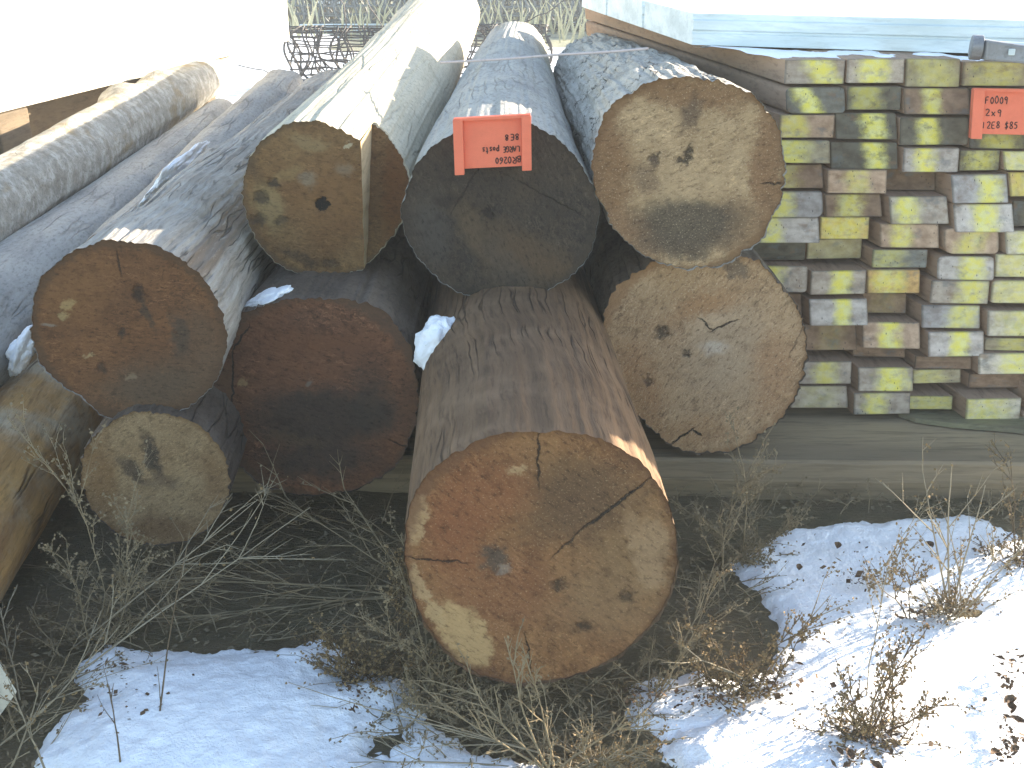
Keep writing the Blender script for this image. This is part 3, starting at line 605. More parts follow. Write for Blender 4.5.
# ------------------------------------------------------------------ skid and slab
def hexa_thing(name, label, cat, p8, mat, bevel=0.006, kind=None, group=None, jitter=0.0):
    m = MB(); m.hexa(p8); o = m.build(name, mat, bevel=bevel, origin=sum((Vector(p) for p in p8[:4]), Vector()) / 4)
    return tag(o, label, cat, group, kind)
ZS = 0.117
def sk(x, y): return Vector((x, y + 0.0 - 0.055 * (x - 0.4) * 0.5, 0))
p = [sk(-1.75, 2.76), sk(2.3, 2.76), sk(2.3, 3.40), sk(-1.75, 3.40)]
m = MB(); nx = 60; prof = []
# a long squared timber with a slightly wavy worn edge
for i in range(nx + 1):
    x = -1.75 + 4.05 * i / nx; w = 0.006 * fbm(np.array([[x * 3, 0, 0]]), 3)[0]; w2 = 0.006 * fbm(np.array([[x * 4, 9, 0]]), 3)[0]
    a = sk(x, 2.757 + w); b = sk(x, 3.42)
    m.v += [a + Vector((0, 0.02, -0.02)), a + Vector((0, 0, ZS * 0.45 + w2)), a + Vector((0, 0.002, ZS - 0.008 + w2)), a + Vector((0, 0.010, ZS + w2 * 0.5)), b + Vector((0, 0, ZS)), b + Vector((0, 0, -0.02))]
for i in range(nx):
    for k in range(6): m.f.append((i * 6 + k, i * 6 + (k + 1) % 6, (i + 1) * 6 + (k + 1) % 6, (i + 1) * 6 + k))
m.f += [tuple(range(6)), tuple(nx * 6 + k for k in range(6))]
tag(m.build('skid_timber', M['skid'], smooth=False), 'long dark weathered timber lying on the ground under the logs and boards', 'timber')
# ------------------------------------------------------------------ boards
YB, SLB = 3.085, -0.055
def bpt(px, py): return on_y(px, py, YB, SLB)
AXB = ray(300, -75).normalized()
BL = 2.35
gray, tan_, pale, dark, brown, blue, yel, lgray, olive = (0.40, 0.36, 0.32), (0.44, 0.33, 0.25), (0.55, 0.52, 0.46), (0.12, 0.115, 0.095), (0.23, 0.16, 0.115), (0.34, 0.335, 0.345), (0.48, 0.32, 0.14), (0.47, 0.45, 0.44), (0.31, 0.28, 0.20)
# x0,x1,y0,y1, tint, paint centre, paint half width, strength, slant, push-back, round corners, words
BOARDS = [
 [(785,845,59,85,gray,.60,.2,.9,.35,0,0,'grey with a slanted yellow band'), (847,905,58,84,gray,.45,.2,.9,0,0,0,'grey with a broad yellow middle'), (907,960,58,88,olive,.5,.3,.45,.3,.01,0,'olive with faint yellow smear'), (964,1030,61,87,(0.33,0.27,0.21),.5,.3,.6,0,0,0,'brown with mottled yellow middle')],
 [(786,846,87,114,(0.17,0.17,0.15),.35,.15,1,.35,0,1,'dark grey with a bright ragged yellow mark'), (848,902,86,111,dark,.35,.22,.5,0,.02,0,'dark with dull yellow smudge'), (905,970,88,115,brown,.42,.13,.75,0,.01,0,'brownish with narrow yellow stripe'), (973,1035,88,118,dark,.5,.2,.5,0,.03,0,'dark, half behind the orange card')],
 [(780,835,114,139,tan_,.25,.2,.7,0,.01,0,'tan with yellow left half'), (837,897,113,140,dark,.62,.16,.9,0,.02,0,'blackish with a bright yellow stripe'), (900,970,117,146,dark,.4,.13,.9,.1,.01,0,'blackish with slim yellow stripe left of centre'), (972,1030,120,150,dark,.5,.25,.55,0,.02,0,'dark, mostly behind the orange card')],
 [(774,830,140,164,olive,.25,.3,.8,0,.01,0,'olive with yellow left corner'), (832,898,142,170,dark,.66,.13,.9,.05,.02,0,'blackish with yellow stripe right of centre'), (903,958,147,173,lgray,.38,.16,1,.05,-.02,0,'whitish grey with vivid yellow stripe'), (960,1002,150,172,dark,.5,.3,.6,0,.03,0,'dark with a round yellow blob'), (1005,1050,151,171,pale,.4,.5,.6,0,0,0,'pale with washed yellow')],
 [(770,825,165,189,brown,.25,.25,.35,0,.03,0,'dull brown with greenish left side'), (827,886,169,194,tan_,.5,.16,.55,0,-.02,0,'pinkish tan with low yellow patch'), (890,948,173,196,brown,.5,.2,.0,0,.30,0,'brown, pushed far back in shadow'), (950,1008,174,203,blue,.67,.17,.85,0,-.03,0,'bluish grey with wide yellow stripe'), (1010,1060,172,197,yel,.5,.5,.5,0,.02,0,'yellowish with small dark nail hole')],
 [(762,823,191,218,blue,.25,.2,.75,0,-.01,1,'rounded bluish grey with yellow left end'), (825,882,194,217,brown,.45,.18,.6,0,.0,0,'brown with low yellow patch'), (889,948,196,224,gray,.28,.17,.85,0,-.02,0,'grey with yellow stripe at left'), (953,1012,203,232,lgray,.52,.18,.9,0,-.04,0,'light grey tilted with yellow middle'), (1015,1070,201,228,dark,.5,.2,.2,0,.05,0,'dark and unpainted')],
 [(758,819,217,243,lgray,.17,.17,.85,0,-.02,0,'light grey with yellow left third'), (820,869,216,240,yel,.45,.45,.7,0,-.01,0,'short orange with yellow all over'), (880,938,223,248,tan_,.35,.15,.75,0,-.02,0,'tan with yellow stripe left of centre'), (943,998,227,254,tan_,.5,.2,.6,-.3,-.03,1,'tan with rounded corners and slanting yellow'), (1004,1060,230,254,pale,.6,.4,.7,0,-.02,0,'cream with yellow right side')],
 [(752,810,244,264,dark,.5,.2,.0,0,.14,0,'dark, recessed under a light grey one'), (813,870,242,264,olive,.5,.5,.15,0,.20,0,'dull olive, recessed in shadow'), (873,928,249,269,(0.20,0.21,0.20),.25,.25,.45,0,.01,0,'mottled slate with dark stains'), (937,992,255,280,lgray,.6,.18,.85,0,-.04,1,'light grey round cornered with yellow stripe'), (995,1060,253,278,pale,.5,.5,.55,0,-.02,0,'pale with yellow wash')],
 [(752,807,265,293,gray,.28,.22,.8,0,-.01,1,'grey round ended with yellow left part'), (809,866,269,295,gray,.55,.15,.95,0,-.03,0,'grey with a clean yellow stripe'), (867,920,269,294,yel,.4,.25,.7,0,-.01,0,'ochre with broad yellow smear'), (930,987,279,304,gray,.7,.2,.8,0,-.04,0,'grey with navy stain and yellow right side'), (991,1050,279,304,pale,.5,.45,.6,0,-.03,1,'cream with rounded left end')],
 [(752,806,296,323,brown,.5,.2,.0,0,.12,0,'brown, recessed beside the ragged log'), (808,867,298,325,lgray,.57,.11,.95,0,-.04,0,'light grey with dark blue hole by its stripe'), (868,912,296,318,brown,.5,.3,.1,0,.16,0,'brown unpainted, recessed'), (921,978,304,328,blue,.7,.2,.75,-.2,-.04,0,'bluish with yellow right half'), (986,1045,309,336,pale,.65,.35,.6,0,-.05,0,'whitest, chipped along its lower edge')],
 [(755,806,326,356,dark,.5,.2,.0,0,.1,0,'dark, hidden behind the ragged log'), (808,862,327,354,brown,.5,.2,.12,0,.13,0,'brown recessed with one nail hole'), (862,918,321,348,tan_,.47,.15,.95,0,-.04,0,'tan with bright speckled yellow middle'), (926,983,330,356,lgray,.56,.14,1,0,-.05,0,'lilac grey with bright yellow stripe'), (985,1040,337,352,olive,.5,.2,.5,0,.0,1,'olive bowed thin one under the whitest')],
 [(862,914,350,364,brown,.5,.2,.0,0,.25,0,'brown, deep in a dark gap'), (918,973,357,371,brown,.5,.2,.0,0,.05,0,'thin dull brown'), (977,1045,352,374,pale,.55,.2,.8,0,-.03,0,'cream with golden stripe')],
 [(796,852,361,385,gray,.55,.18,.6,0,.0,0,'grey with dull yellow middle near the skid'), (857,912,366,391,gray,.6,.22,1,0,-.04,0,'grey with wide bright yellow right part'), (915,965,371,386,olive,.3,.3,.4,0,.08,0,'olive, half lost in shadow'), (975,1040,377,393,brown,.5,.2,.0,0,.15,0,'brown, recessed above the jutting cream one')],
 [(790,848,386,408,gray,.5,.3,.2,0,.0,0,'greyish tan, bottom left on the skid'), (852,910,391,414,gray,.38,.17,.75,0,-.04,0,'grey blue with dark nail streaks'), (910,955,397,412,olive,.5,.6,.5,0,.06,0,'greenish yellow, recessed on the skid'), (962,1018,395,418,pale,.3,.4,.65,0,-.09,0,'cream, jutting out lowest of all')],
]
ORD = ['top', 'second', 'third', 'fourth', 'fifth', 'sixth', 'seventh', 'eighth', 'ninth', 'tenth', 'eleventh', 'twelfth', 'second lowest', 'lowest']
POS = ['first', 'second', 'third', 'fourth', 'fifth']
def make_board(x0, x1, y0, y1, tint, pc, pw, ps, slant, push, rnd, label, group='rough boards in the stack'):
    c4 = [bpt(x0, y1 - 0.6), bpt(x1, y1 - 0.6), bpt(x1, y0 + 0.6), bpt(x0, y0 + 0.6)]
    o = (c4[0] + c4[1]) / 2
    lx = [(q - o) for q in c4]
    # outline of the end, with worn corners
    w = (lx[1] - lx[0]).length; h = (lx[3] - lx[0]).length
    seed = random.random() * 100; P = []
    r = (0.22 if rnd else 0.07) * h
    cor = [(r, 0), (w - r, 0), (w, 0), (w, r), (w, h - r), (w, h), (w - r, h), (r, h), (0, h), (0, h - r), (0, r), (0, 0)]
    UVS = []
    def add(a, b): UVS.append((a / w, b / h))
    for (cx, cy, a0) in ((w - r, r, -90), (w - r, h - r, 0), (r, h - r, 90), (r, r, 180)):
        rr = r * random.uniform(0.4, 1.0 if not rnd else 1.6)
        ccx = cx + (r - rr) * (1 if cx > w / 2 else -1); ccy = cy + (r - rr) * (1 if cy > h / 2 else -1)
        for t in range(0, 91, 18): add(ccx + rr * math.cos(R(a0 + t)), ccy + rr * math.sin(R(a0 + t)))
    n = len(UVS); vs = []; rings = [(-0.0, .975), (0.004, 1.0), (BL - random.uniform(0, .2), 1.0)]
    tiltv = random.uniform(-0.012, 0.012); tilth = random.uniform(-0.01, 0.012)
    for (d, s) in rings:
        for (u, v) in UVS:
            uu = 0.5 + (u - 0.5) * s; vv = 0.5 + (v - 0.5) * s
            b = lx[0].lerp(lx[1], uu); t = lx[3].lerp(lx[2], uu); q = b.lerp(t, vv)
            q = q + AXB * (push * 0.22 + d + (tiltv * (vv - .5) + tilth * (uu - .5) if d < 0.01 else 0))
            vs.append(q)
    fs = [tuple(range(n))]
    for j in range(2):
        for k in range(n): fs.append((j * n + k, (j + 1) * n + k, (j + 1) * n + (k + 1) % n, j * n + (k + 1) % n))
    fs.append(tuple(2 * n + k for k in reversed(range(n))))
    ob = mesh_obj('board', vs, fs, [M['board_end'], M['board_side']])
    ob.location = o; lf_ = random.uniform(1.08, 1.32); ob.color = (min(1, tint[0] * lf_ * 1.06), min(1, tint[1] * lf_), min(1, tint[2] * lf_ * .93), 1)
    me = ob.data; me.polygons.foreach_set('material_index', [0] + [0] * n + [1] * n + [1])
    a = me.uv_layers.new(name='UVMap'); b = me.uv_layers.new(name='paint')
    for lp in me.loops:
        u, v = UVS[lp.vertex_index % n]
        a.data[lp.index].uv = (u, v); b.data[lp.index].uv = ((u + slant * (0.5 - v) * 0.6 * (-1) - pc) / pw if pw else 9, ps)
    bm = bmesh.new(); bm.from_mesh(me); bmesh.ops.recalc_face_normals(bm, faces=bm.faces); bm.to_mesh(me); bm.free()
    return tag(ob, label, 'board', group)
for i, row in enumerate(BOARDS):
    for j, bd in enumerate(row):
        where = f"{ORD[i]} row, {POS[j]} from left"
        make_board(*bd[:11], f"{bd[11]} board end, {where}")
# the stack goes on beyond the right edge of the photograph
for i in range(14):
    yy = 60 + 27 * i
    for j in range(3):
        x0 = 1062 + 63 * j - 3 * i; k = 1 + 0.0
        make_board(x0 + (12 if i in (3, 4, 5, 6) else 0), x0 + 61, yy, yy + 25.5, random.choice([gray, tan_, pale, olive]), .5, .2, .8, 0, random.uniform(-.02, .03), 0,
                   'rough board end at the far right of the stack, past the orange card', 'boards at the far right of the stack')
# left-hand run of boards that close the side of the stack, behind the logs
# mossy slab on the skid under the boards
m = MB(); pts = [(898, 417), (930, 411), (1000, 411), (1040, 414), (1040, 436), (1000, 432), (950, 428), (915, 423)]
q = [on_z(a, b, ZS + 0.004) for a, b in pts]; top = [on_z(a, b, ZS + 0.004) + Vector((0, 0.006, 0.014)) for a, b in pts]
b0 = 0; m.v += q + top; n = len(q)
for k in range(n): m.f.append((k, (k + 1) % n, n + (k + 1) % n, n + k))
m.f += [tuple(reversed(range(n))), tuple(range(n, 2 * n))]
tag(m.build('bark_slab', M['slab'], bevel=0.003), 'thin greenish wooden slab lying on the dark skid below the jutting cream board', 'slab')
# ------------------------------------------------------------------ pale steel channels on the stack
ZT = bpt(790, 59).z + 0.006
fl, fr = on_z(692, 45, ZT), on_z(1024, 55, ZT); fr = fl + (fr - fl) * 1.75
lb = on_z(592, 10.5, ZT); ev = (lb - fl)                 # along the left ends, going back
xd = (fr - fl).normalized(); hh = 0.088
labels = ['pale bluish steel channel with ribbed front, foremost on the board stack', 'pale steel channel lying behind the ribbed front one on the boards', 'pale steel channel at the back of the row on the boards']
cuts = [(0.0, 0.40), (0.42, 0.80), (0.82, 1.15)]
for k, (s0, s1) in enumerate(cuts):
    a = fl + ev * s0; dy = (ev * (s1 - s0)); perp = dy
    m = MB()
    pr = [(0, 0), (0, .36), (.012, .40), (.012, .45), (0, .49), (0, .78), (.02, .82), (.02, 1), (1, 1), (1, 0)]
    prof = [perp * u + Vector((0, 0, hh * v)) for u, v in pr]
    m.prism(prof, a, a + (fr - fl))
    tag(m.build('steel_channel', M['pale_metal'], bevel=0.0015, origin=a), labels[k], 'channel', 'steel channels on the board stack')
# steel pipe clamp at the front edge of the channels
def cyl(m, a, b, r0, r1, n=28): m.tube([a, b], [r0, r1], n)
c0 = on_z(966, 46, ZT + 0.035); c1 = on_z(1050, 50, ZT + 0.03)
c0 = c0 + Vector((0, -0.03, 0)); c1 = c1 + Vector((0, -0.03, 0)); dd = (c1 - c0)
e = empty('pipe_clamp', Matrix.Translation(c0)); tag(e, 'grey steel pipe clamp lying along the front of the pale channels', 'clamp')
m = MB(); cyl(m, Vector(), dd * 0.14, 0.031, 0.031); m.build('collar', M['grey_metal'], e, bevel=0.004)
m = MB(); u = dd.normalized(); m.hexa([u * .025 + Vector((0, -.035, -.028)), u * .145 + Vector((0, -.035, -.032)), u * .145 + Vector((0, .02, -.032)), u * .025 + Vector((0, .02, -.028)),
                                     u * .025 + Vector((0, -.035, .022)), u * .145 + Vector((0, -.03, .010)), u * .145 + Vector((0, .02, .010)), u * .025 + Vector((0, .02, .022))]); m.build('jaw', M['grey_metal'], e, bevel=0.006)
m = MB(); cyl(m, dd * 0.14, dd * 1.2, 0.018, 0.018); m.build('pipe', M['pale_metal'], e)
m = MB(); m.box(tuple(u * .085 + Vector((-.008, -.041, -.012))), tuple(u * .085 + Vector((.008, -.035, .004)))); m.build('bolt', M['pale_metal'], e, bevel=0.002)
# ------------------------------------------------------------------ orange cards with marker writing
GL = {
 'B': [[(0,0),(0,1),(.45,.95),(.5,.72),(.05,.52),(.55,.42),(.55,.1),(0,0)]], 'R': [[(0,0),(0,1),(.5,.9),(.5,.6),(.05,.5),(.55,0)]], 'O': [[(.3,1),(.05,.75),(.05,.25),(.3,0),(.55,.25),(.55,.75),(.3,1)]],
 '0': [[(.3,1),(.08,.7),(.08,.3),(.3,0),(.52,.3),(.52,.7),(.3,1)]], '2': [[(.05,.8),(.25,1),(.5,.85),(.45,.55),(.05,.02),(.55,.05)]], '6': [[(.5,1),(.15,.6),(.06,.25),(.3,0),(.52,.2),(.45,.45),(.12,.38)]],
 'L': [[(.05,1),(.03,0),(.5,.02)]], 'A': [[(0,0),(.28,1),(.55,0)],[(.1,.38),(.45,.38)]], 'G': [[(.52,.85),(.3,1),(.06,.6),(.1,.15),(.35,0),(.55,.2),(.52,.45),(.3,.42)]], 'E': [[(.5,1),(.04,.98),(.03,0),(.5,.02)],[(.04,.5),(.42,.52)]],
 'p': [[(.05,.62),(.05,-.4)],[(.05,.5),(.3,.65),(.5,.4),(.35,.05),(.06,.1)]], 'o': [[(.28,.62),(.05,.35),(.2,0),(.45,.12),(.5,.45),(.28,.62)]], 's': [[(.45,.55),(.2,.62),(.1,.42),(.42,.22),(.3,.0),(.03,.06)]], 't': [[(.22,.95),(.22,.05),(.42,.0)],[(.03,.62),(.45,.62)]],
 '8': [[(.3,.52),(.08,.75),(.3,1),(.5,.75),(.3,.52),(.05,.25),(.3,0),(.55,.25),(.3,.52)]], 'F': [[(.5,1),(.05,.97),(.03,0)],[(.05,.52),(.42,.54)]], '1': [[(.12,.8),(.28,1),(.26,0)]], '9': [[(.5,.75),(.3,1),(.08,.75),(.25,.5),(.5,.65),(.5,.9),(.42,0)]],
 'x': [[(.05,.6),(.5,0)],[(.5,.6),(.05,0)]], '4': [[(.4,0),(.4,1),(.02,.35),(.56,.35)]], '$': [[(.5,.8),(.28,.92),(.06,.72),(.3,.5),(.54,.28),(.3,.08),(.05,.2)],[(.3,1.1),(.28,-.1)]], '5': [[(.5,1),(.12,.98),(.08,.58),(.38,.62),(.52,.3),(.3,0),(.04,.08)]],
}
def write(m, text, place, h, wd, thick):
    x = 0
    for ch in text:
        if ch == ' ': x += 0.6 * wd; continue
        jx, jy, js = random.uniform(-.04, .04), random.uniform(-.06, .06), random.uniform(.9, 1.1)
        for st in GL[ch]:
            P = [place(x + (q[0] * js + jx) * wd, (q[1] * js + jy) * h) for q in st]
            # smooth polyline as a slightly raised flat ink tube
            S = []
            for i in range(len(P) - 1):
                for t in (0, .33, .66): S.append(P[i].lerp(P[i + 1], t))
            S.append(P[-1])
            for _ in range(1): S = [S[0]] + [(S[i - 1] + S[i] * 2 + S[i + 1]) / 4 for i in range(1, len(S) - 1)] + [S[-1]]
            m.tube(S, thick, 6)
        x += 0.72 * wd
    return x
def card(label, tl, tr, bl, br, fl_px, lines, upside):
    """orange folded card: tl.. are world corners of the panel plane"""
    ux = (tr - tl).normalized(); W = (tr - tl).length; uz = ((tl - bl)).normalized(); Hh = (tl - bl).length
    uy = ux.cross(uz); 
    if uy.y < 0: uy = -uy                                   # away from the camera
    org = (bl + br) / 2
    e = empty('price_card', Matrix.Translation(org)); tag(e, label, 'price card', 'orange price cards')
    P = lambda a, b, c=0.0: (bl + ux * (a * W) + uz * (b * Hh) + uy * c) - org
    fw = fl_px
    def slab(name, a0, a1, b0, b1, c0, c1, mat=M['orange'], bev=0.0015, par=e):
        m = MB(); m.hexa([P(a0, b0, c0), P(a1, b0, c0), P(a1, b0, c1), P(a0, b0, c1), P(a0, b1, c0), P(a1, b1, c0), P(a1, b1, c1), P(a0, b1, c1)])
        return m.build(name, mat, par, bevel=bev)
    slab('panel', fw, 1 - fw, 0.05, 0.97, 0, 0.004)
    slab('flange', 0, fw, -0.04, 1.0, -0.016, 0.006); slab('flange', 1 - fw, 1, -0.02, 1.0, -0.016, 0.006)
    m = MB()
    for k in range(3):
        y0 = -0.014 + k * 0.008
        m.hexa([P(.01, .972, y0), P(.99, .972, y0), P(.99, .972, y0 + .003), P(.01, .972, y0 + .003), P(.01, 1.02, y0), P(.99, 1.03, y0), P(.99, 1.03, y0 + .003), P(.01, 1.02, y0 + .003)])
    m.build('top_fold', M['orange'], e)
    for (txt, a, b, hgt, wd) in lines:
        m = MB()
        if upside: pl = lambda x, y, a=a, b=b: P(a - x, b - y, -0.0006)
        else: pl = lambda x, y, a=a, b=b: P(a + x, b + y, -0.0006)
        write(m, txt, pl, hgt, wd, 0.0014)
        m.build('handwriting', M['ink'], e)
    return e
YC = 2.60
q4 = [on_y(453, 119, YC), on_y(531, 115, YC), on_y(455, 172, YC), on_y(531, 171, YC)]
card('orange price card with upside down handwriting, on top of the dark ended log', *q4, 0.125, [('BR0260', .855, .24, .125, .078), ('LARGE posts', .85, .435, .11, .064), ('8E8', .84, .66, .12, .09)], True)
yc2 = on_y(975, 100, YB - 0.05, SLB)
q4 = [on_y(972, 89, YB - .05, SLB), on_y(1060, 91, YB - .05, SLB), on_y(969, 136, YB - .05, SLB), on_y(1056, 138, YB - .05, SLB)]
card('orange price card with upright handwriting, on the board stack at the right edge', *q4, 0.13, [('F0009', .16, .70, .155, .075), ('2x9', .17, .44, .15, .09), ('12E8 $85', .14, .18, .15, .075)], False)
# ------------------------------------------------------------------ twine
def drape(pts, sag=0.01, n=12):
    out = []
    for a, b in zip(pts[:-1], pts[1:]):
        for i in range(n):
            t = i / n; q = a.lerp(b, t); q.z -= sag * 4 * t * (1 - t); out.append(q)
    return out + [pts[-1]]
tw = [on_y(648, 48.5, 3.2), on_y(560, 54.5, 3.35), on_y(440, 62.5, 3.45)]
m = MB(); m.tube(drape(tw, 0.002), 0.0038, 6); tag(m.build('twine', M['twine'], smooth=True), 'thin pale twine stretched across the tops of the upper logs', 'twine')
# ------------------------------------------------------------------ ground
def grid_mesh(x0, x1, y0, y1, nx, ny):
    xs, ys = np.linspace(x0, x1, nx), np.linspace(y0, y1, ny)
    return np.meshgrid(xs, ys)
def grid_obj(name, X, Y, Z, mat, keep=None, smooth=True):
    ny, nx = X.shape; idx = np.arange(nx * ny).reshape(ny, nx)
    f = np.stack([idx[:-1, :-1], idx[:-1, 1:], idx[1:, 1:], idx[1:, :-1]], -1).reshape(-1, 4)
    if keep is not None:
        k = keep.reshape(-1)[f].any(1); f = f[k]
        used = np.unique(f); mp = -np.ones(nx * ny, int); mp[used] = np.arange(len(used)); f = mp[f]
        V = np.stack([X, Y, Z], -1).reshape(-1, 3)[used]
    else: V = np.stack([X, Y, Z], -1).reshape(-1, 3)
    return mesh_obj(name, V, f.tolist(), mat, smooth=smooth)
def ground_h(X, Y):
    p = np.stack([X * 2.2, Y * 2.2, X * 0], -1)
    h = 0.012 * fbm(p, 3) + 0.012 * fbm(p * 6, 3) - 0.012
    return h * np.clip(1.6 - np.maximum(np.abs(X) - 2, 0) - np.maximum(Y - 4.5, 0), 0.0, 1)
xs = np.concatenate([np.linspace(-400, -12, 14), np.linspace(-11, -2.3, 20), np.linspace(-2.2, 2.2, 260), np.linspace(2.3, 11, 20), np.linspace(12, 400, 14)])
ys = np.concatenate([np.linspace(-60, -2, 8), np.linspace(-1.5, 0.6, 8), np.linspace(0.7, 3.3, 190), np.linspace(3.4, 12, 40), np.linspace(13, 400, 30)])
X, Y = np.meshgrid(xs, ys)
tag(grid_obj('ground', X, Y, ground_h(X, Y), M['ground']), 'dark bare soil with plant litter around the pile', 'ground', kind='structure')
def sdist(X, Y, poly):                      # signed distance, positive inside
    P = np.array(poly); n = len(P); d = np.full(X.shape, 1e9); ins = np.zeros(X.shape, bool)
    for i in range(n):
        a, b = P[i], P[(i + 1) % n]; e = b - a
        wx, wy = X - a[0], Y - a[1]; t = np.clip((wx * e[0] + wy * e[1]) / (e @ e), 0, 1)
        d = np.minimum(d, np.hypot(wx - t * e[0], wy - t * e[1]))
        c = ((a[1] > Y) != (b[1] > Y)) & (X < (b[0] - a[0]) * (Y - a[1]) / (b[1] - a[1] + 1e-12) + a[0]); ins ^= c
    return np.where(ins, d, -d)
def gpoly(px): return [tuple(on_z(a, b, 0.02)[:2]) for a, b in px]
left_px = [(92,652),(112,641),(150,648),(200,643),(270,645),(322,641),(346,655),(343,674),(372,668),(402,675),(400,700),(372,706),(352,722),(352,742),(390,775),(420,850),(50,850),(58,790),(46,752),(60,720),(90,690)]
right_px = [(742,556),(790,521),(830,514),(900,512),(985,517),(1040,540),(1300,540),(1300,860),(680,860),(668,765),(660,730),(690,712),(730,700),(756,678),(780,660),(794,640),(786,612),(766,582)]
small_px = [(640,676),(700,668),(738,680),(745,700),(700,706),(655,712),(636,695)]
mid_px = [(395, 720), (420, 705), (440, 715), (470, 745), (560, 770), (560, 800), (400, 800), (380, 760)]
def snow_patch(name, polys, holes, rect, res, thick, label, seed, kind='stuff'):
    x0, x1, y0, y1 = rect; X, Y = grid_mesh(x0, x1, y0, y1, int((x1 - x0) / res), int((y1 - y0) / res))
    d = np.full(X.shape, -1e9)
    for pl in polys: d = np.maximum(d, sdist(X, Y, gpoly(pl)))
    p = np.stack([X * 5 + seed, Y * 5, X * 0], -1)
    d = d + 0.06 * fbm(p, 4) + 0.030 * fbm(p * 5, 4) + 0.012 * fbm(p * 16, 3)
    for (hx, hy, rx, ry, an, dep) in holes:
        c = on_z(hx, hy, 0.02); e = on_z(hx + rx, hy, 0.02); f_ = on_z(hx, hy - ry, 0.02)
        ax, ay = (e - c).length, (f_ - c).length
        ca, sa = math.cos(R(an)), math.sin(R(an)); U = ((X - c.x) * ca + (Y - c.y) * sa) / ax; V = (-(X - c.x) * sa + (Y - c.y) * ca) / ay
        q = np.hypot(U, V) + 0.55 * fbm(p * 3, 3)
        d = np.minimum(d, (q - 1) * min(ax, ay) * dep + 0.004)
    h = thick * (1 - np.exp(-np.maximum(d, 0) / 0.13)) * (1 + 0.35 * fbm(p * 0.5, 2)) + 0.007 * fbm(p * 2.2, 4) * (d > 0) * np.clip(d / 0.05, 0, 1) + np.where(d > 0, 0, d * 0.9)
    Z = np.maximum(ground_h(X, Y), 0) * 0.5 + h + 0.003 + 0.004 * fbm(p * 9, 3) * np.clip(d / 0.02, 0, 1)
    o = grid_obj(name, X, Y, Z, M['snow'], keep=(d > -0.02))
    return tag(o, label, 'snow', kind=kind)
snow_patch('snow_patch', [left_px], [], (-1.35, 0.1, 0.95, 2.25), 0.008, 0.055, 'bluish shaded snow patch with thin stalks across it, bottom left', 2.0)
snow_patch('snow_patch', [right_px], [(866, 572, 30, 8, -38, .2), (968, 602, 36, 16, 10, .25), (760, 690, 18, 8, 0, .3), (1016, 675, 10, 22, 0, .2), (1008, 735, 7, 24, 0, .2)], (0.22, 2.2, 1.15, 2.78), 0.009, 0.042, 'large snow patch half in sun with weeds poking through, right of the pile', 5.0)
snow_patch('snow_patch', [small_px, mid_px], [], (-0.5, 0.85, 1.0, 2.1), 0.009, 0.016, 'thin broken snow among weeds below the thick orange ended log', 9.0)
# far snow field in the sun
X, Y = grid_mesh(-30, 30, 4.6, 17.5, 150, 80)
ed = np.where(X < -2.5, 16.8, 15.0) - Y + 1.2 * fbm(np.stack([X * .5, Y * .3, X * 0], -1), 3); ed2 = Y - 4.9
h = np.clip(np.minimum(ed, ed2) * 0.25, -0.05, 0.06) + 0.02 * fbm(np.stack([X, Y, X * 0], -1), 3)
tag(grid_obj('snow_field', X, Y, h, M['snow'], keep=h > -0.04), 'bright sunlit snow covering the yard behind the stacks', 'snow', kind='structure')
X, Y = np.meshgrid(np.linspace(0, 1, 160), np.linspace(0, 1, 14))
f0, f1 = bpt(786, 59), bpt(1024, 61); g0, g1 = fl, fl + (fr - fl) * .62
PX = (f0.x + (f1.x - f0.x) * X * 1.1) * (1 - Y) + (g0.x + (g1.x - g0.x) * X) * Y; PY = (f0.y + .012 + (f1.y - f0.y) * X * 1.1) * (1 - Y) + (g0.y - .004 + (g1.y - g0.y) * X) * Y
nz_ = fbm(np.stack([PX * 14, PY * 14, PX * 0], -1), 4)
PZ_ = ZT - .006 + .010 * np.clip(nz_ + .75 - .9 * np.abs(Y - .55), -.1, 1) ** .5 if False else ZT - .010 + .014 * np.clip(nz_ * .9 + .8 - 1.0 * np.abs(Y - .6), 0, .9)
tag(grid_obj('snow_dusting', PX, PY, PZ_, M['snow']), 'thin snow along the top boards in front of the steel channels', 'snow', kind='stuff')
# snow caught between the logs
def clump(label, px, py, Y, rx, ry, dy, seed, rot=0):
    c = on_y(px, py, Y); k = (c - CAM).length / F
    bm = bmesh.new(); bmesh.ops.create_icosphere(bm, subdivisions=5, radius=1.0)
    V = np.array([tuple(v.co) for v in bm.verts]); nz = fbm(V * 1.8 + seed, 4)
    s = 1 + 0.5 * nz
    cr, sr = math.cos(R(rot)), math.sin(R(rot))
    for v, q in zip(bm.verts, s):
        x, y, z = v.co.x * rx * k * q, v.co.y * dy * q, v.co.z * ry * k * q
        v.co = Vector((x * cr - z * sr, y, x * sr + z * cr))
    me = bpy.data.meshes.new('snow_clump'); bm.to_mesh(me); bm.free(); me.materials.append(M['snow'])
    me.polygons.foreach_set('use_smooth', [True] * len(me.polygons))
    o = bpy.data.objects.new('snow_clump', me); COL.objects.link(o); o.location = c
    return tag(o, label, 'snow clump', 'snow caught between logs')
clump('snow lump in the gap left of the thick orange ended log', 440, 346, 2.52, 24, 29, 0.05, 1.0, -25)
clump('thin strip of snow on the bark of the reddish ended log', 268, 297, 2.60, 25, 5, 0.05, 2.0, 22)
clump('long sliver of snow between two grey logs at upper left', 176, 174, 4.0, 30, 6, 0.30, 3.0, 52)
clump('small snow lump beside the rusty orange log end at left', 22, 352, 2.9, 10, 24, 0.05, 4.0, -28)
clump('tiny snow lump on the mottled grey log at the left edge', 3, 254, 3.5, 7, 8, 0.05, 5.0)
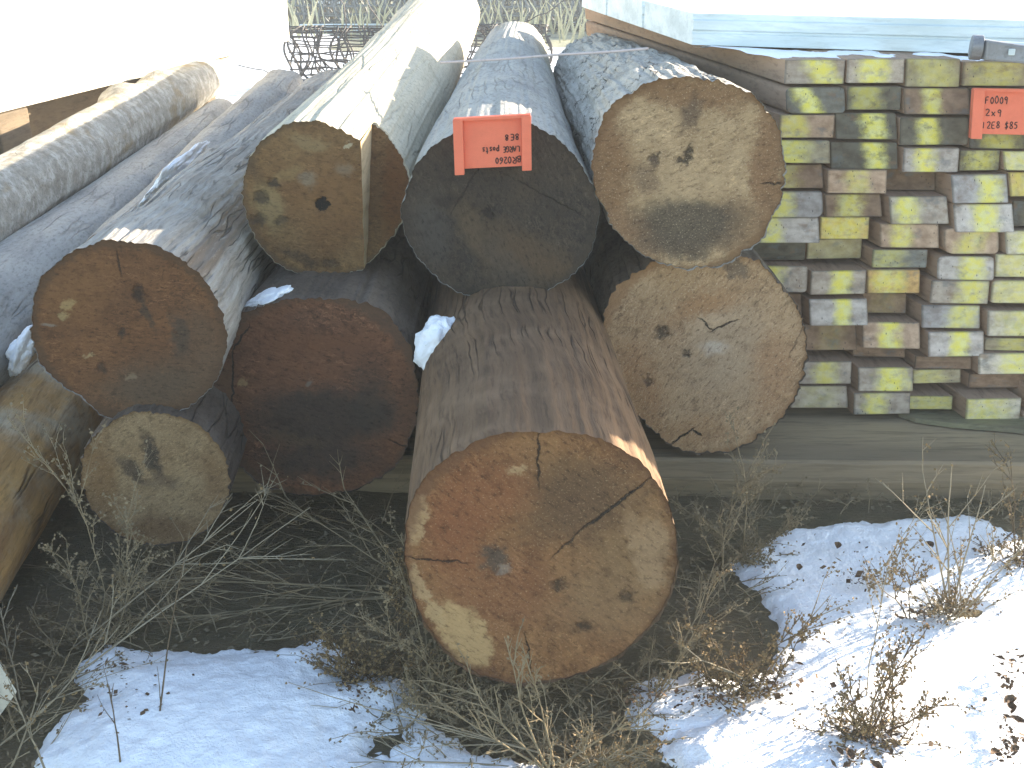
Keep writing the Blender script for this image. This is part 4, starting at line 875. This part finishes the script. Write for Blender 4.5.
# ------------------------------------------------------------------ weeds
def branch(m, sd, a, d, length, r, depth, curl, twig, seed_p, spread=0.6, segs=7):
    """a stem that bends as it grows and throws side twigs; nubs of seed go to sd"""
    p = Vector(a); d = Vector(d).normalized(); pts = [p.copy()]; dirs = [d.copy()]
    for i in range(segs):
        d = (d + Vector((random.gauss(0, curl), random.gauss(0, curl), random.gauss(0, curl * .7)))).normalized()
        p = p + d * (length / segs); p.z = max(p.z, 0.006)
        pts.append(p.copy()); dirs.append(d.copy())
    m.tube(pts, [r * (1 - 0.65 * i / segs) for i in range(segs + 1)], 4 if r < 0.0022 else 5)
    if depth > 0:
        for k in range(twig):
            i = random.randint(1 if depth < 2 else 2, segs)
            ax = Vector((random.gauss(0, 1), random.gauss(0, 1), random.gauss(0, .6))).normalized()
            nd = (dirs[i] + ax * spread).normalized()
            branch(m, sd, pts[i], nd, length * random.uniform(.22, .5), r * 0.62, depth - 1, curl, max(2, int(twig * .6)), seed_p, spread, 5)
    if sd is not None:
        for i in range(1, segs + 1):
            if random.random() < seed_p:
                c = pts[i] + Vector((random.gauss(0, .003), random.gauss(0, .003), random.gauss(0, .003)))
                s = random.uniform(.0014, .0034); u = Vector((random.gauss(0, 1), random.gauss(0, 1), random.gauss(0, 1))).normalized() * s * 1.5
                v = u.cross(Vector((random.gauss(0, 1), random.gauss(0, 1), random.gauss(0, 1)))).normalized() * s
                sd.flake(c, u, v); sd.flake(c, u, u.cross(v).normalized() * s)
def weed(label, stems, mat='stem', r=0.0024, twig=6, seed_p=0.5, curl=0.07, depth=2, spread=0.6, extra=0, ):
    """stems: list of (base_px, tip_px, dy) - the tip stands dy metres nearer (-) or farther (+) than the base"""
    b0 = on_z(*stems[0][0], 0.01); m, sd = MB(), MB()
    for (bp, tp, dy) in stems:
        a = on_z(*bp, 0.0); t = on_y(tp[0], tp[1], a.y + dy); v = t - a
        branch(m, sd, a, v, v.length * 1.06, r, depth, curl, twig, seed_p, spread)
    for k in range(extra):
        a = b0 + Vector((random.gauss(0, .03), random.gauss(0, .02), 0)); d = Vector((random.gauss(0, 1), random.gauss(0, .6), random.uniform(.2, 1.2)))
        branch(m, sd, a, d, random.uniform(.05, .12), r * .7, 1, .12, 4, seed_p)
    e = empty('dry_weed', Matrix.Translation(b0)); tag(e, label, 'weed', 'dry weeds around the pile')
    m.build('stem', M[mat], e).location = -b0
    if sd.v: tag(sd.build('seed_heads', M['seed'] if mat != 'grey_stem' else M['grey_stem'], e), kind='stuff').location = -b0
    return e
weed('tall forked pale weed rising from a straw tuft in the right snow', [((950,612),(938,468),0), ((952,612),(978,492),.05), ((950,610),(915,482),.05), ((958,612),(1000,555),-.03), ((965,612),(1010,552),.0)], 'stem', 0.0028, 4, .5, .025, extra=34)
weed('wispy brown weed just left of the tall forked one', [((908,622),(874,517),.04), ((910,622),(895,560),0)], 'dark_stem', 0.002, 7, .6, .12)
weed('thin seedy stalk leaning over the shaded snow beside the thick log', [((765,676),(806,588),0), ((762,690),(700,648),-.05)], 'stem', 0.0022, 4, .8, .06)
weed('slender upright seedy stalk in the middle of the right snow', [((866,700),(862,575),0)], 'stem', 0.0018, 8, .7, .06)
weed('bushy weed with dark upright stems in the sunlit snow', [((868,738),(883,658),0), ((890,738),(912,672),0), ((872,738),(845,690),0), ((880,738),(935,700),0), ((868,736),(905,650),.05)], 'dark_stem', 0.0026, 8, .7, .09, extra=40)
weed('crusty seedy weed standing against the skid beside the pale tan log', [((745,560),(737,462),0), ((742,560),(705,500),.04), ((750,558),(785,520),.03), ((735,575),(715,590),0), ((725,590),(690,480),.1)], 'grey_stem', 0.0024, 9, .85, .1, extra=30)
weed('low curling twigs at the edge of the shaded snow on the right', [((730,690),(790,655),0), ((730,692),(640,722),0), ((745,696),(735,640),0), ((770,690),(800,640),0)], 'dark_stem', 0.0022, 8, .7, .12, extra=36)
weed('pale fan of long bare stems spread left from the thick log', [((420,600),(200,572),.0), ((420,590),(152,560),.12), ((418,596),(205,622),-.05), ((415,600),(235,610),-.03), ((410,580),(290,505),.1), ((415,590),(340,500),.1)], 'grey_stem', 0.0026, 7, .1, .05)
weed('long pale stalk leaning up to the right across the left snow edge', [((55,690),(295,522),.15), ((70,650),(250,505),.12)], 'stem', 0.0024, 5, .1, .04)
weed('single dark stalk standing upright through the left snow', [((158,730),(177,560),.05)], 'dark_stem', 0.0022, 2, .05, .05, depth=1)
weed('dark stalk leaning at the near edge of the left snow', [((122,775),(110,690),.05)], 'dark_stem', 0.0022, 3, .1, .05, depth=1)
weed('fuzzy grey weed below the small tan log end', [((100,640),(112,520),.05), ((95,640),(135,480),.12), ((90,650),(60,560),.05), ((110,645),(140,560),.02)], 'grey_stem', 0.0022, 9, .8, .09, extra=20)
weed('crossing pale twigs at bottom left beside the board corner', [((0,745),(120,640),.1), ((10,770),(60,690),0), ((20,700),(10,610),.1), ((45,770),(10,700),0)], 'stem', 0.0024, 5, .3, .07)
weed('bright branching weed at the bottom edge below the thick log', [((552,775),(487,683),.03), ((555,775),(548,690),.02), ((552,775),(610,712),0), ((556,775),(455,715),0), ((560,775),(640,745),0), ((548,775),(470,690),.06)], 'grey_stem', 0.0028, 7, .15, .06, extra=10)
weed('long straw lying over the near edge of the left snow', [((600,770),(310,672),.15), ((520,768),(360,745),.02)], 'stem', 0.0022, 3, .1, .04)
weed('dark crumpled weed between the left snow and thick log', [((360,680),(415,600),.05), ((370,690),(330,640),0), ((380,690),(440,640),.05), ((375,670),(300,690),0), ((400,670),(390,590),.08)], 'dark_stem', 0.0024, 10, .8, .11, extra=40)
weed('grey frizzy weed under the left side of the thick log', [((440,700),(400,565),.12), ((450,705),(430,610),.08), ((455,720),(420,690),0), ((470,730),(540,700),0)], 'grey_stem', 0.0022, 9, .8, .1, extra=30)
weed('straw coloured sunlit tuft at the bottom edge near centre', [((590,775),(650,745),0), ((600,775),(640,760),0), ((570,775),(630,752),0)], 'stem', 0.0024, 6, .6, .08, extra=20)
weed('frosty twig on the ground right of the thick log', [((660,690),(720,598),.1), ((655,700),(690,640),0), ((680,650),(735,560),.1)], 'grey_stem', 0.0022, 7, .6, .1, extra=10)
weed('dry brown weed at the far right by the skid end', [((1015,560),(1020,480),0), ((1000,545),(1035,500),0)], 'dark_stem', 0.0024, 8, .7, .1, extra=24)
# tangled mat of small dead weeds: nobody could count it
m, sd = MB(), MB()
def scatter(poly, n, lo, hi, flat, mat_r=0.0016, tw=3, sp=.35):
    P = np.array(poly, float); x0, y0 = P.min(0); x1, y1 = P.max(0); k = 0
    while k < n:
        px, py = random.uniform(x0, x1), random.uniform(y0, y1)
        if sdist(np.array([px]), np.array([py]), poly)[0] < 0: continue
        a = on_z(px, py, 0.0); d = Vector((random.gauss(0, 1), random.gauss(0, .7), random.uniform(.05, 1.0) * flat))
        branch(m, sd, a, d, random.uniform(lo, hi), mat_r * random.uniform(.7, 1.3), 1, .12, tw, sp, .7, 5); k += 1
scatter([(225,520),(300,500),(405,520),(420,640),(345,655),(230,640),(160,640),(110,620),(150,560)], 90, .06, .22, .55)
scatter([(30,600),(120,600),(200,640),(90,660),(50,760),(0,768),(0,650)], 75, .05, .16, .8)
scatter([(400,650),(470,680),(680,670),(660,700),(640,768),(400,768),(350,720),(380,700)], 170, .04, .13, .8)
scatter([(650,500),(700,470),(790,500),(750,550),(760,640),(700,670),(640,660),(670,600)], 105, .04, .14, .9)
scatter([(780,495),(1024,500),(1024,520),(900,512),(800,515)], 60, .03, .09, .8)
tag(m.build('dead_weed_mat', M['grey_stem']), 'tangled mat of thin dead weeds covering the soil at the foot of the pile', 'weeds', kind='stuff')
tag(sd.build('weed_chaff', M['litter']), 'crumbs of seed and chaff caught in the dead weeds', 'chaff', kind='stuff')
m = MB()
for k in range(5200):
    px, py = random.uniform(-20, 1040), random.uniform(480, 790)
    c = on_z(px, py, 0.0); c.z = float(ground_h(np.array([[c.x]]), np.array([[c.y]]))[0, 0]) + random.uniform(.0, .012)
    s = random.uniform(.003, .011); an = random.uniform(0, 6.28); u = Vector((math.cos(an), math.sin(an), random.gauss(0, .35))) * s
    v = Vector((-math.sin(an), math.cos(an), random.gauss(0, .5))) * s * random.uniform(.12, .5); m.flake(c, u, v)
tag(m.build('ground_litter', M['litter']), 'chips of bark and dead leaves scattered over the dark soil', 'litter', kind='stuff')
from mathutils.bvhtree import BVHTree
snow_trees = []
for o_ in bpy.data.objects:
    if o_.name.startswith('snow_patch'):
        snow_trees.append(BVHTree.FromPolygons([v.co.copy() for v in o_.data.vertices], [tuple(p_.vertices) for p_ in o_.data.polygons]))
def snow_z(x, y, z0=0.03):
    best = z0
    for t_ in snow_trees:
        hit = t_.ray_cast(Vector((x, y, 1)), Vector((0, 0, -1)))
        if hit[0] is not None: best = max(best, hit[0].z)
    return best
m = MB()
for (cx_, cy_, sx_, sy_, n_) in [(1010,735,12,28,150),(1012,665,14,16,110),(866,573,26,9,130),(930,607,34,10,170),(885,728,30,12,90),(705,695,40,9,130),(770,680,26,12,110),(850,752,16,8,40),(985,548,18,5,40),(860,650,60,60,70),(900,560,90,30,60),(640,690,20,10,60),(360,690,20,14,60),(130,690,40,30,40),(110,660,24,10,50)]:
    for k in range(n_):
        px, py = random.gauss(cx_, sx_ * .6), random.gauss(cy_, sy_ * .6)
        c = on_z(px, py, 0.045); c.z = snow_z(c.x, c.y) + random.uniform(.0, .004); sz = random.uniform(.0015, .0065) * (1 if random.random() < .8 else 1.8)
        an = random.uniform(0, 6.28); u = Vector((math.cos(an), math.sin(an), random.gauss(0, .3))) * sz; v = Vector((-math.sin(an), math.cos(an), random.gauss(0, .6))) * sz * random.uniform(.15, .7)
        m.flake(c, u, v)
tag(m.build('snow_debris', M['leaf']), 'crumbs of bark, seed and leaf strewn over the snow', 'debris', kind='stuff')
# brown curled leaves on the sunlit snow
for (px, py) in [(1003,672),(1015,688),(1008,700),(1018,655),(1000,745),(1012,738),(1006,760),(848,750),(874,752),(1018,710),(995,660),(860,742),(1020,756),(990,690),(812,560),(845,545),(935,545),(800,665)]:
    px += random.uniform(-12, 10); py += random.uniform(-9, 9); c = on_z(px, py, 0.05); c.z = snow_z(c.x, c.y) + .001; m = MB(); s = random.uniform(.006, .018); an = random.uniform(0, 6.28)
    U = Vector((math.cos(an), math.sin(an), .1)); Vv = Vector((-math.sin(an), math.cos(an), .1)); n = 5; rows = []
    for i in range(n + 1):
        t = i / n * 2 - 1; wd = (1 - t * t) * .55 + .04; row = []
        for j in range(4):
            w = (j / 3 * 2 - 1) * wd; row.append(len(m.v)); m.v.append(U * (t * s) + Vv * (w * s) + Vector((0, 0, s * (abs(w) * .8 + .25 * t * t + random.gauss(0, .06)))))
        rows.append(row)
    for i in range(n):
        for j in range(3): m.f.append((rows[i][j], rows[i][j + 1], rows[i + 1][j + 1], rows[i + 1][j]))
    o = m.build('dry_leaf', M['leaf']); o.location = c; tag(o, 'small curled brown leaf lying on the right hand snow', 'leaf', 'dry leaves on the snow')
# corner of a pale board at bottom left
c = [on_y(0, 716, 1.75), on_y(18, 692, 1.75), on_y(0, 662, 1.75)]
m = MB(); a = on_y(18, 692, 1.75); d1 = (on_y(0, 662, 1.75) - a); d2 = (on_y(0, 717, 1.75) - a); ln = Vector((-.93, .25, -.12)).normalized() * .6
p0 = a; p1 = a + d2 * 2.2; p3 = a + d1 * 2.2; p2 = p1 + d1 * 2.2
m.hexa([p1, p0, p0 + ln, p1 + ln, p2, p3, p3 + ln, p2 + ln])
tag(m.build('sawn_beam', M['pale_timber'], bevel=0.004, origin=p0), 'corner of a pale sawn beam poking in at the bottom left', 'beam')
# ------------------------------------------------------------------ pale timbers at upper left
A0 = on_z(0, 113, .70); A1 = on_z(289, 41, .70); ad = (A1 - A0).normalized(); pd = Vector((-ad.y, ad.x, 0))
n_c = 0
lab = {0: 'bottom', 1: 'middle', 2: 'top'}
for lv in range(3):
    for k in range(2):
        z0 = .70 + lv * .3015; s = A0 - ad * 1.6 + pd * (k * 0.46); e_ = A1 + pd * (k * 0.46) + ad * (random.uniform(-.02, .02) if k == 0 else 0)
        s.z = e_.z = z0; w = pd * 0.45; hgt = Vector((0, 0, .30))
        m = MB(); m.hexa([s, e_, e_ + w, s + w, s + hgt, e_ + hgt, e_ + w + hgt, s + w + hgt])
        o = m.build('squared_timber', M['pale_timber'], bevel=0.008)
        org = s.copy(); yv = ad; X_, A_, Z_ = frame_for(ad)
        mw = Matrix.Translation(org) @ Matrix((X_, A_, Z_)).transposed().to_4x4(); o.data.transform(mw.inverted()); o.matrix_world = mw
        tag(o, f"pale fresh sawn squared timber in the {lab[lv]} course of the far left stack, {'near' if k == 0 else 'rear'} side", 'timber', 'pale timbers in the far left stack')
for k, t in enumerate((0.05, 0.62)):
    c = A0.lerp(A1, t) - ad * .2; m = MB(); a = c - pd * .0; a.z = 0; w = ad * .24; dp = pd * .95; up = Vector((0, 0, .695))
    m.hexa([a, a + w, a + w + dp, a + dp, a + up, a + w + up, a + w + dp + up, a + dp + up])
    tag(m.build('bearer_block', M['brown_timber'], bevel=0.01), ['brown bearer block under the near end of the pale timbers', 'brown bearer block under the far half of the pale timbers'][k], 'block')
m = MB(); s = A0 - ad * 1.5 + pd * .30; e_ = A1 - ad * 1.1 + pd * .30; s.z = e_.z = .30
s2 = s + pd * .25 + Vector((0, 0, 0)); 
m.hexa([s + pd * .05, e_ + pd * .05, e_ + pd * .9, s + pd * .9, s + pd * .05 + Vector((0, 0, .38)), e_ + pd * .05 + Vector((0, 0, .38)), e_ + pd * .9 + Vector((0, 0, .38)), s + pd * .9 + Vector((0, 0, .38))])
tag(m.build('brown_beam', M['brown_timber'], bevel=0.01, origin=s), 'dark brown beam in the shade under the pale far left timbers', 'beam')
# ------------------------------------------------------------------ background clutter
def mesh_roll(label, c, axis, rad, ln, cell, wire, mat, turns=1.0, name='wire_mesh_roll'):
    axis = Vector(axis).normalized(); u = Vector((0, 0, 1)); v = axis.cross(u).normalized(); m = MB()
    nl = int(ln / cell); na = int(2 * math.pi * rad * turns / cell)
    for i in range(nl + 1):
        b = c + axis * (i * cell + random.gauss(0, .014)); lean = random.gauss(0, .04); P = []
        for k in range(na * 2 + 1):
            t = k / (na * 2) * 2 * math.pi * turns; r = rad * (1 - 0.10 * t / 6.28 + .02 * math.sin(3 * t + i * .3)); P.append(b + u * (r * math.cos(t)) + v * (r * math.sin(t)) + axis * (lean * math.sin(t * 1.5) + .03 * math.sin(t * 4 + i)))
        m.tube(P, wire * random.uniform(1.1, 1.8), 4, False)
    for k in range(na):
        t = k / na * 2 * math.pi * turns; P = []
        for i in range(nl + 1):
            r = rad * (1 - 0.10 * t / 6.28 + .02 * math.sin(3 * t + i * .3)); tt = t + .03 * math.sin(i * .9 + k) + random.gauss(0, .012); P.append(c + axis * (i * cell) + u * (r * math.cos(tt)) + v * (r * math.sin(tt)))
        m.tube(P, wire, 4, False)
    for k in range(int(nl * .5)):               # loose bent wires
        b = c + axis * random.uniform(0, ln) + Vector((0, 0, random.uniform(-rad, rad * .9))); P = [b]
        d_ = Vector((random.gauss(0, 1), random.gauss(0, .4), random.gauss(0, .8))).normalized()
        for i in range(8):
            d_ = (d_ + Vector((random.gauss(0, .3), random.gauss(0, .2), random.gauss(0, .3)))).normalized(); P.append(P[-1] + d_ * .09)
        m.tube(P, wire * .8, 4, False)
    o = m.build(name, mat, origin=c - Vector((0, 0, rad)))
    return tag(o, label, 'wire mesh')
cr = on_z(288, 92, 0.0); mesh_roll('dark rusty wire mesh roll standing on the bright snow behind the cream log', cr + Vector((0, .3, .29)), (1, .10, 0), 0.29, 2.6, 0.075, 0.007, M['wire'], 1.0)
cr = on_z(300, 30, 0.0); mesh_roll('long low grey wire mesh roll lying across the back of the yard', cr + Vector((0, 0, .30)), (1, -.03, 0), 0.30, 6.0, 0.13, 0.012, M['grey_wire'], 2.2)
cr = on_z(330, 22, 0.0); mesh_roll('second grey wire mesh roll lying farther back in the grass', cr + Vector((0, 0.6, .36)), (1, .0, 0), 0.36, 6.4, 0.15, 0.013, M['grey_wire'], 2.2)
def rail(label, a, b, w, h, mat, name='rail', z=0.0):
    a, b = Vector(a), Vector(b); d = (b - a).normalized(); q = Vector((-d.y, d.x, 0)) * w; up = Vector((0, 0, h))
    m = MB(); m.hexa([a, b, b + q, a + q, a + up, b + up, b + q + up, a + q + up]); return tag(m.build(name, mat, bevel=0.01, origin=a), label, 'rail')
rail('snow dusted pale rail in front of the back wire rolls', on_z(300, 33, .0) , on_z(640, 30, .0), .12, .12, M['pale_metal'])
rail('dark brown plank lying at the edge of the far grass', on_z(286, 28, .0), on_z(335, 27, .0), .2, .30, M['brown_timber'], 'plank')
# white sheet lying in the far grass
a = on_z(302, 12, 0); 
m = MB(); m.hexa([a, a + Vector((.7, -.9, 0)), a + Vector((1.1, -.5, 0)), a + Vector((.4, .4, 0)), a + Vector((0, 0, .12)), a + Vector((.7, -.9, .12)), a + Vector((1.1, -.5, .2)), a + Vector((.4, .4, .2))])
tag(m.build('white_sheet', M['pale_metal'], bevel=0.02), 'small white sheet lying in the far grass beyond the timbers', 'sheet')
# far dry grass
m = MB()
for k in range(5200):
    y = random.uniform(15.5, 32); x = random.uniform(-.42, .62) * y; hgt = random.uniform(.15, .75) * (0.6 if y < 14 else 1)
    a = Vector((x, y, 0)); d = Vector((random.gauss(0, .25), random.gauss(0, .2), 1)) * hgt
    mid = a + d * .6; tip = a + d + Vector((random.gauss(0, .12), 0, -.05)) * hgt; wv = Vector((.010, 0, 0)) * random.uniform(.6, 1.6)
    b0 = len(m.v); m.v += [a - wv, a + wv, mid - wv, mid + wv, tip]; m.f += [(b0, b0 + 1, b0 + 3, b0 + 2), (b0 + 2, b0 + 3, b0 + 4)]
tag(m.build('far_grass', M['far_grass']), 'tall dry grass growing at the back of the yard', 'grass', kind='stuff')
# clutter beyond the stack, upper right
def block(name, label, cat, px0, px1, py_b, h, dep, mat, bevel=0.02):
    a, b = on_z(px0, py_b, 0), on_z(px1, py_b, 0); b.y = a.y
    m = MB(); m.box((a.x, a.y, 0), (b.x, a.y + dep, h)); return tag(m.build(name, mat, bevel=bevel, origin=((a.x + b.x) / 2, a.y, 0)), label, cat)
block('firewood_pallet', 'brown stack of firewood far behind the steel channels at upper right', 'firewood', 955, 1005, 30, 1.6, .8, M['brown_timber'])
block('white_drum', 'white container standing far behind the board stack', 'container', 933, 955, 26, 1.5, .5, M['pale_metal'], .06)
block('dark_post', 'dark post far behind the board stack', 'post', 914, 922, 24, 1.8, .12, M['wire'])
block('dark_crate', 'dark crate at the upper right corner behind the channels', 'crate', 1006, 1060, 34, 1.0, .8, M['grey_wire'])
m = MB(); m.box((-430, -90, -1.1), (430, 430, 2.05)); hz = m.build('glare_veil', bpy.data.materials.new('glare_veil_air')); tag(hz, 'thin scattering veil added over the yard to imitate camera glare', 'glare_veil', kind='stuff')  # scattering volume added to lift the blacks the way camera glare does
hm_ = hz.data.materials[0]; hm_.use_nodes = True; ht = hm_.node_tree; ht.nodes.clear()
ho = ht.nodes.new('ShaderNodeOutputMaterial'); hv = ht.nodes.new('ShaderNodeVolumePrincipled')
hv.inputs['Color'].default_value = (0.84, 0.92, 1.0, 1); hv.inputs['Density'].default_value = 0.0045; hv.inputs['Anisotropy'].default_value = 0.2
ht.links.new(hv.outputs[0], ho.inputs['Volume'])
# ------------------------------------------------------------------ light, world, camera
EL, AZ = R(14.2), R(57)
sd_ = bpy.data.lights.new('sun', 'SUN'); sd_.energy = 4.5; sd_.angle = R(0.5); sd_.color = (1.0, 0.93, 0.82)
so = bpy.data.objects.new('sun', sd_); COL.objects.link(so)
sv = Vector((math.sin(AZ) * math.cos(EL), math.cos(AZ) * math.cos(EL), math.sin(EL)))
so.rotation_euler = sv.to_track_quat('Z', 'Y').to_euler(); so.location = sv * 30
w = bpy.data.worlds.new('World'); SC.world = w; w.use_nodes = True; nt = w.node_tree; nt.nodes.clear()
sky = nt.nodes.new('ShaderNodeTexSky'); sky.sky_type = 'NISHITA'; sky.sun_disc = False; sky.sun_elevation = EL; sky.sun_rotation = AZ
sky.altitude = 1500; sky.air_density = 1.0; sky.dust_density = 1.6; sky.ozone_density = 1.0
bg = nt.nodes.new('ShaderNodeBackground'); bg.inputs[1].default_value = 0.15
wo = nt.nodes.new('ShaderNodeOutputWorld'); nt.links.new(sky.outputs[0], bg.inputs[0]); nt.links.new(bg.outputs[0], wo.inputs[0])
cd = bpy.data.cameras.new('camera'); cd.sensor_width = 36; cd.lens = 36 * F / 1024; cd.clip_end = 2000; cd.clip_start = 0.02
co = bpy.data.objects.new('camera', cd); COL.objects.link(co); co.location = CAM; co.rotation_euler = (R(90) - PITCH, 0, 0)
SC.camera = co
vs_ = SC.view_settings; vs_.view_transform = 'Standard'; vs_.look = 'None'; vs_.exposure = 2.25; vs_.gamma = 1.0; vs_.use_curve_mapping = False
vs_.use_white_balance = True; vs_.white_balance_temperature = 7400; vs_.white_balance_tint = 10
SC.cycles.use_denoising = True
SC.cycles.max_bounces = 10; SC.cycles.diffuse_bounces = 6
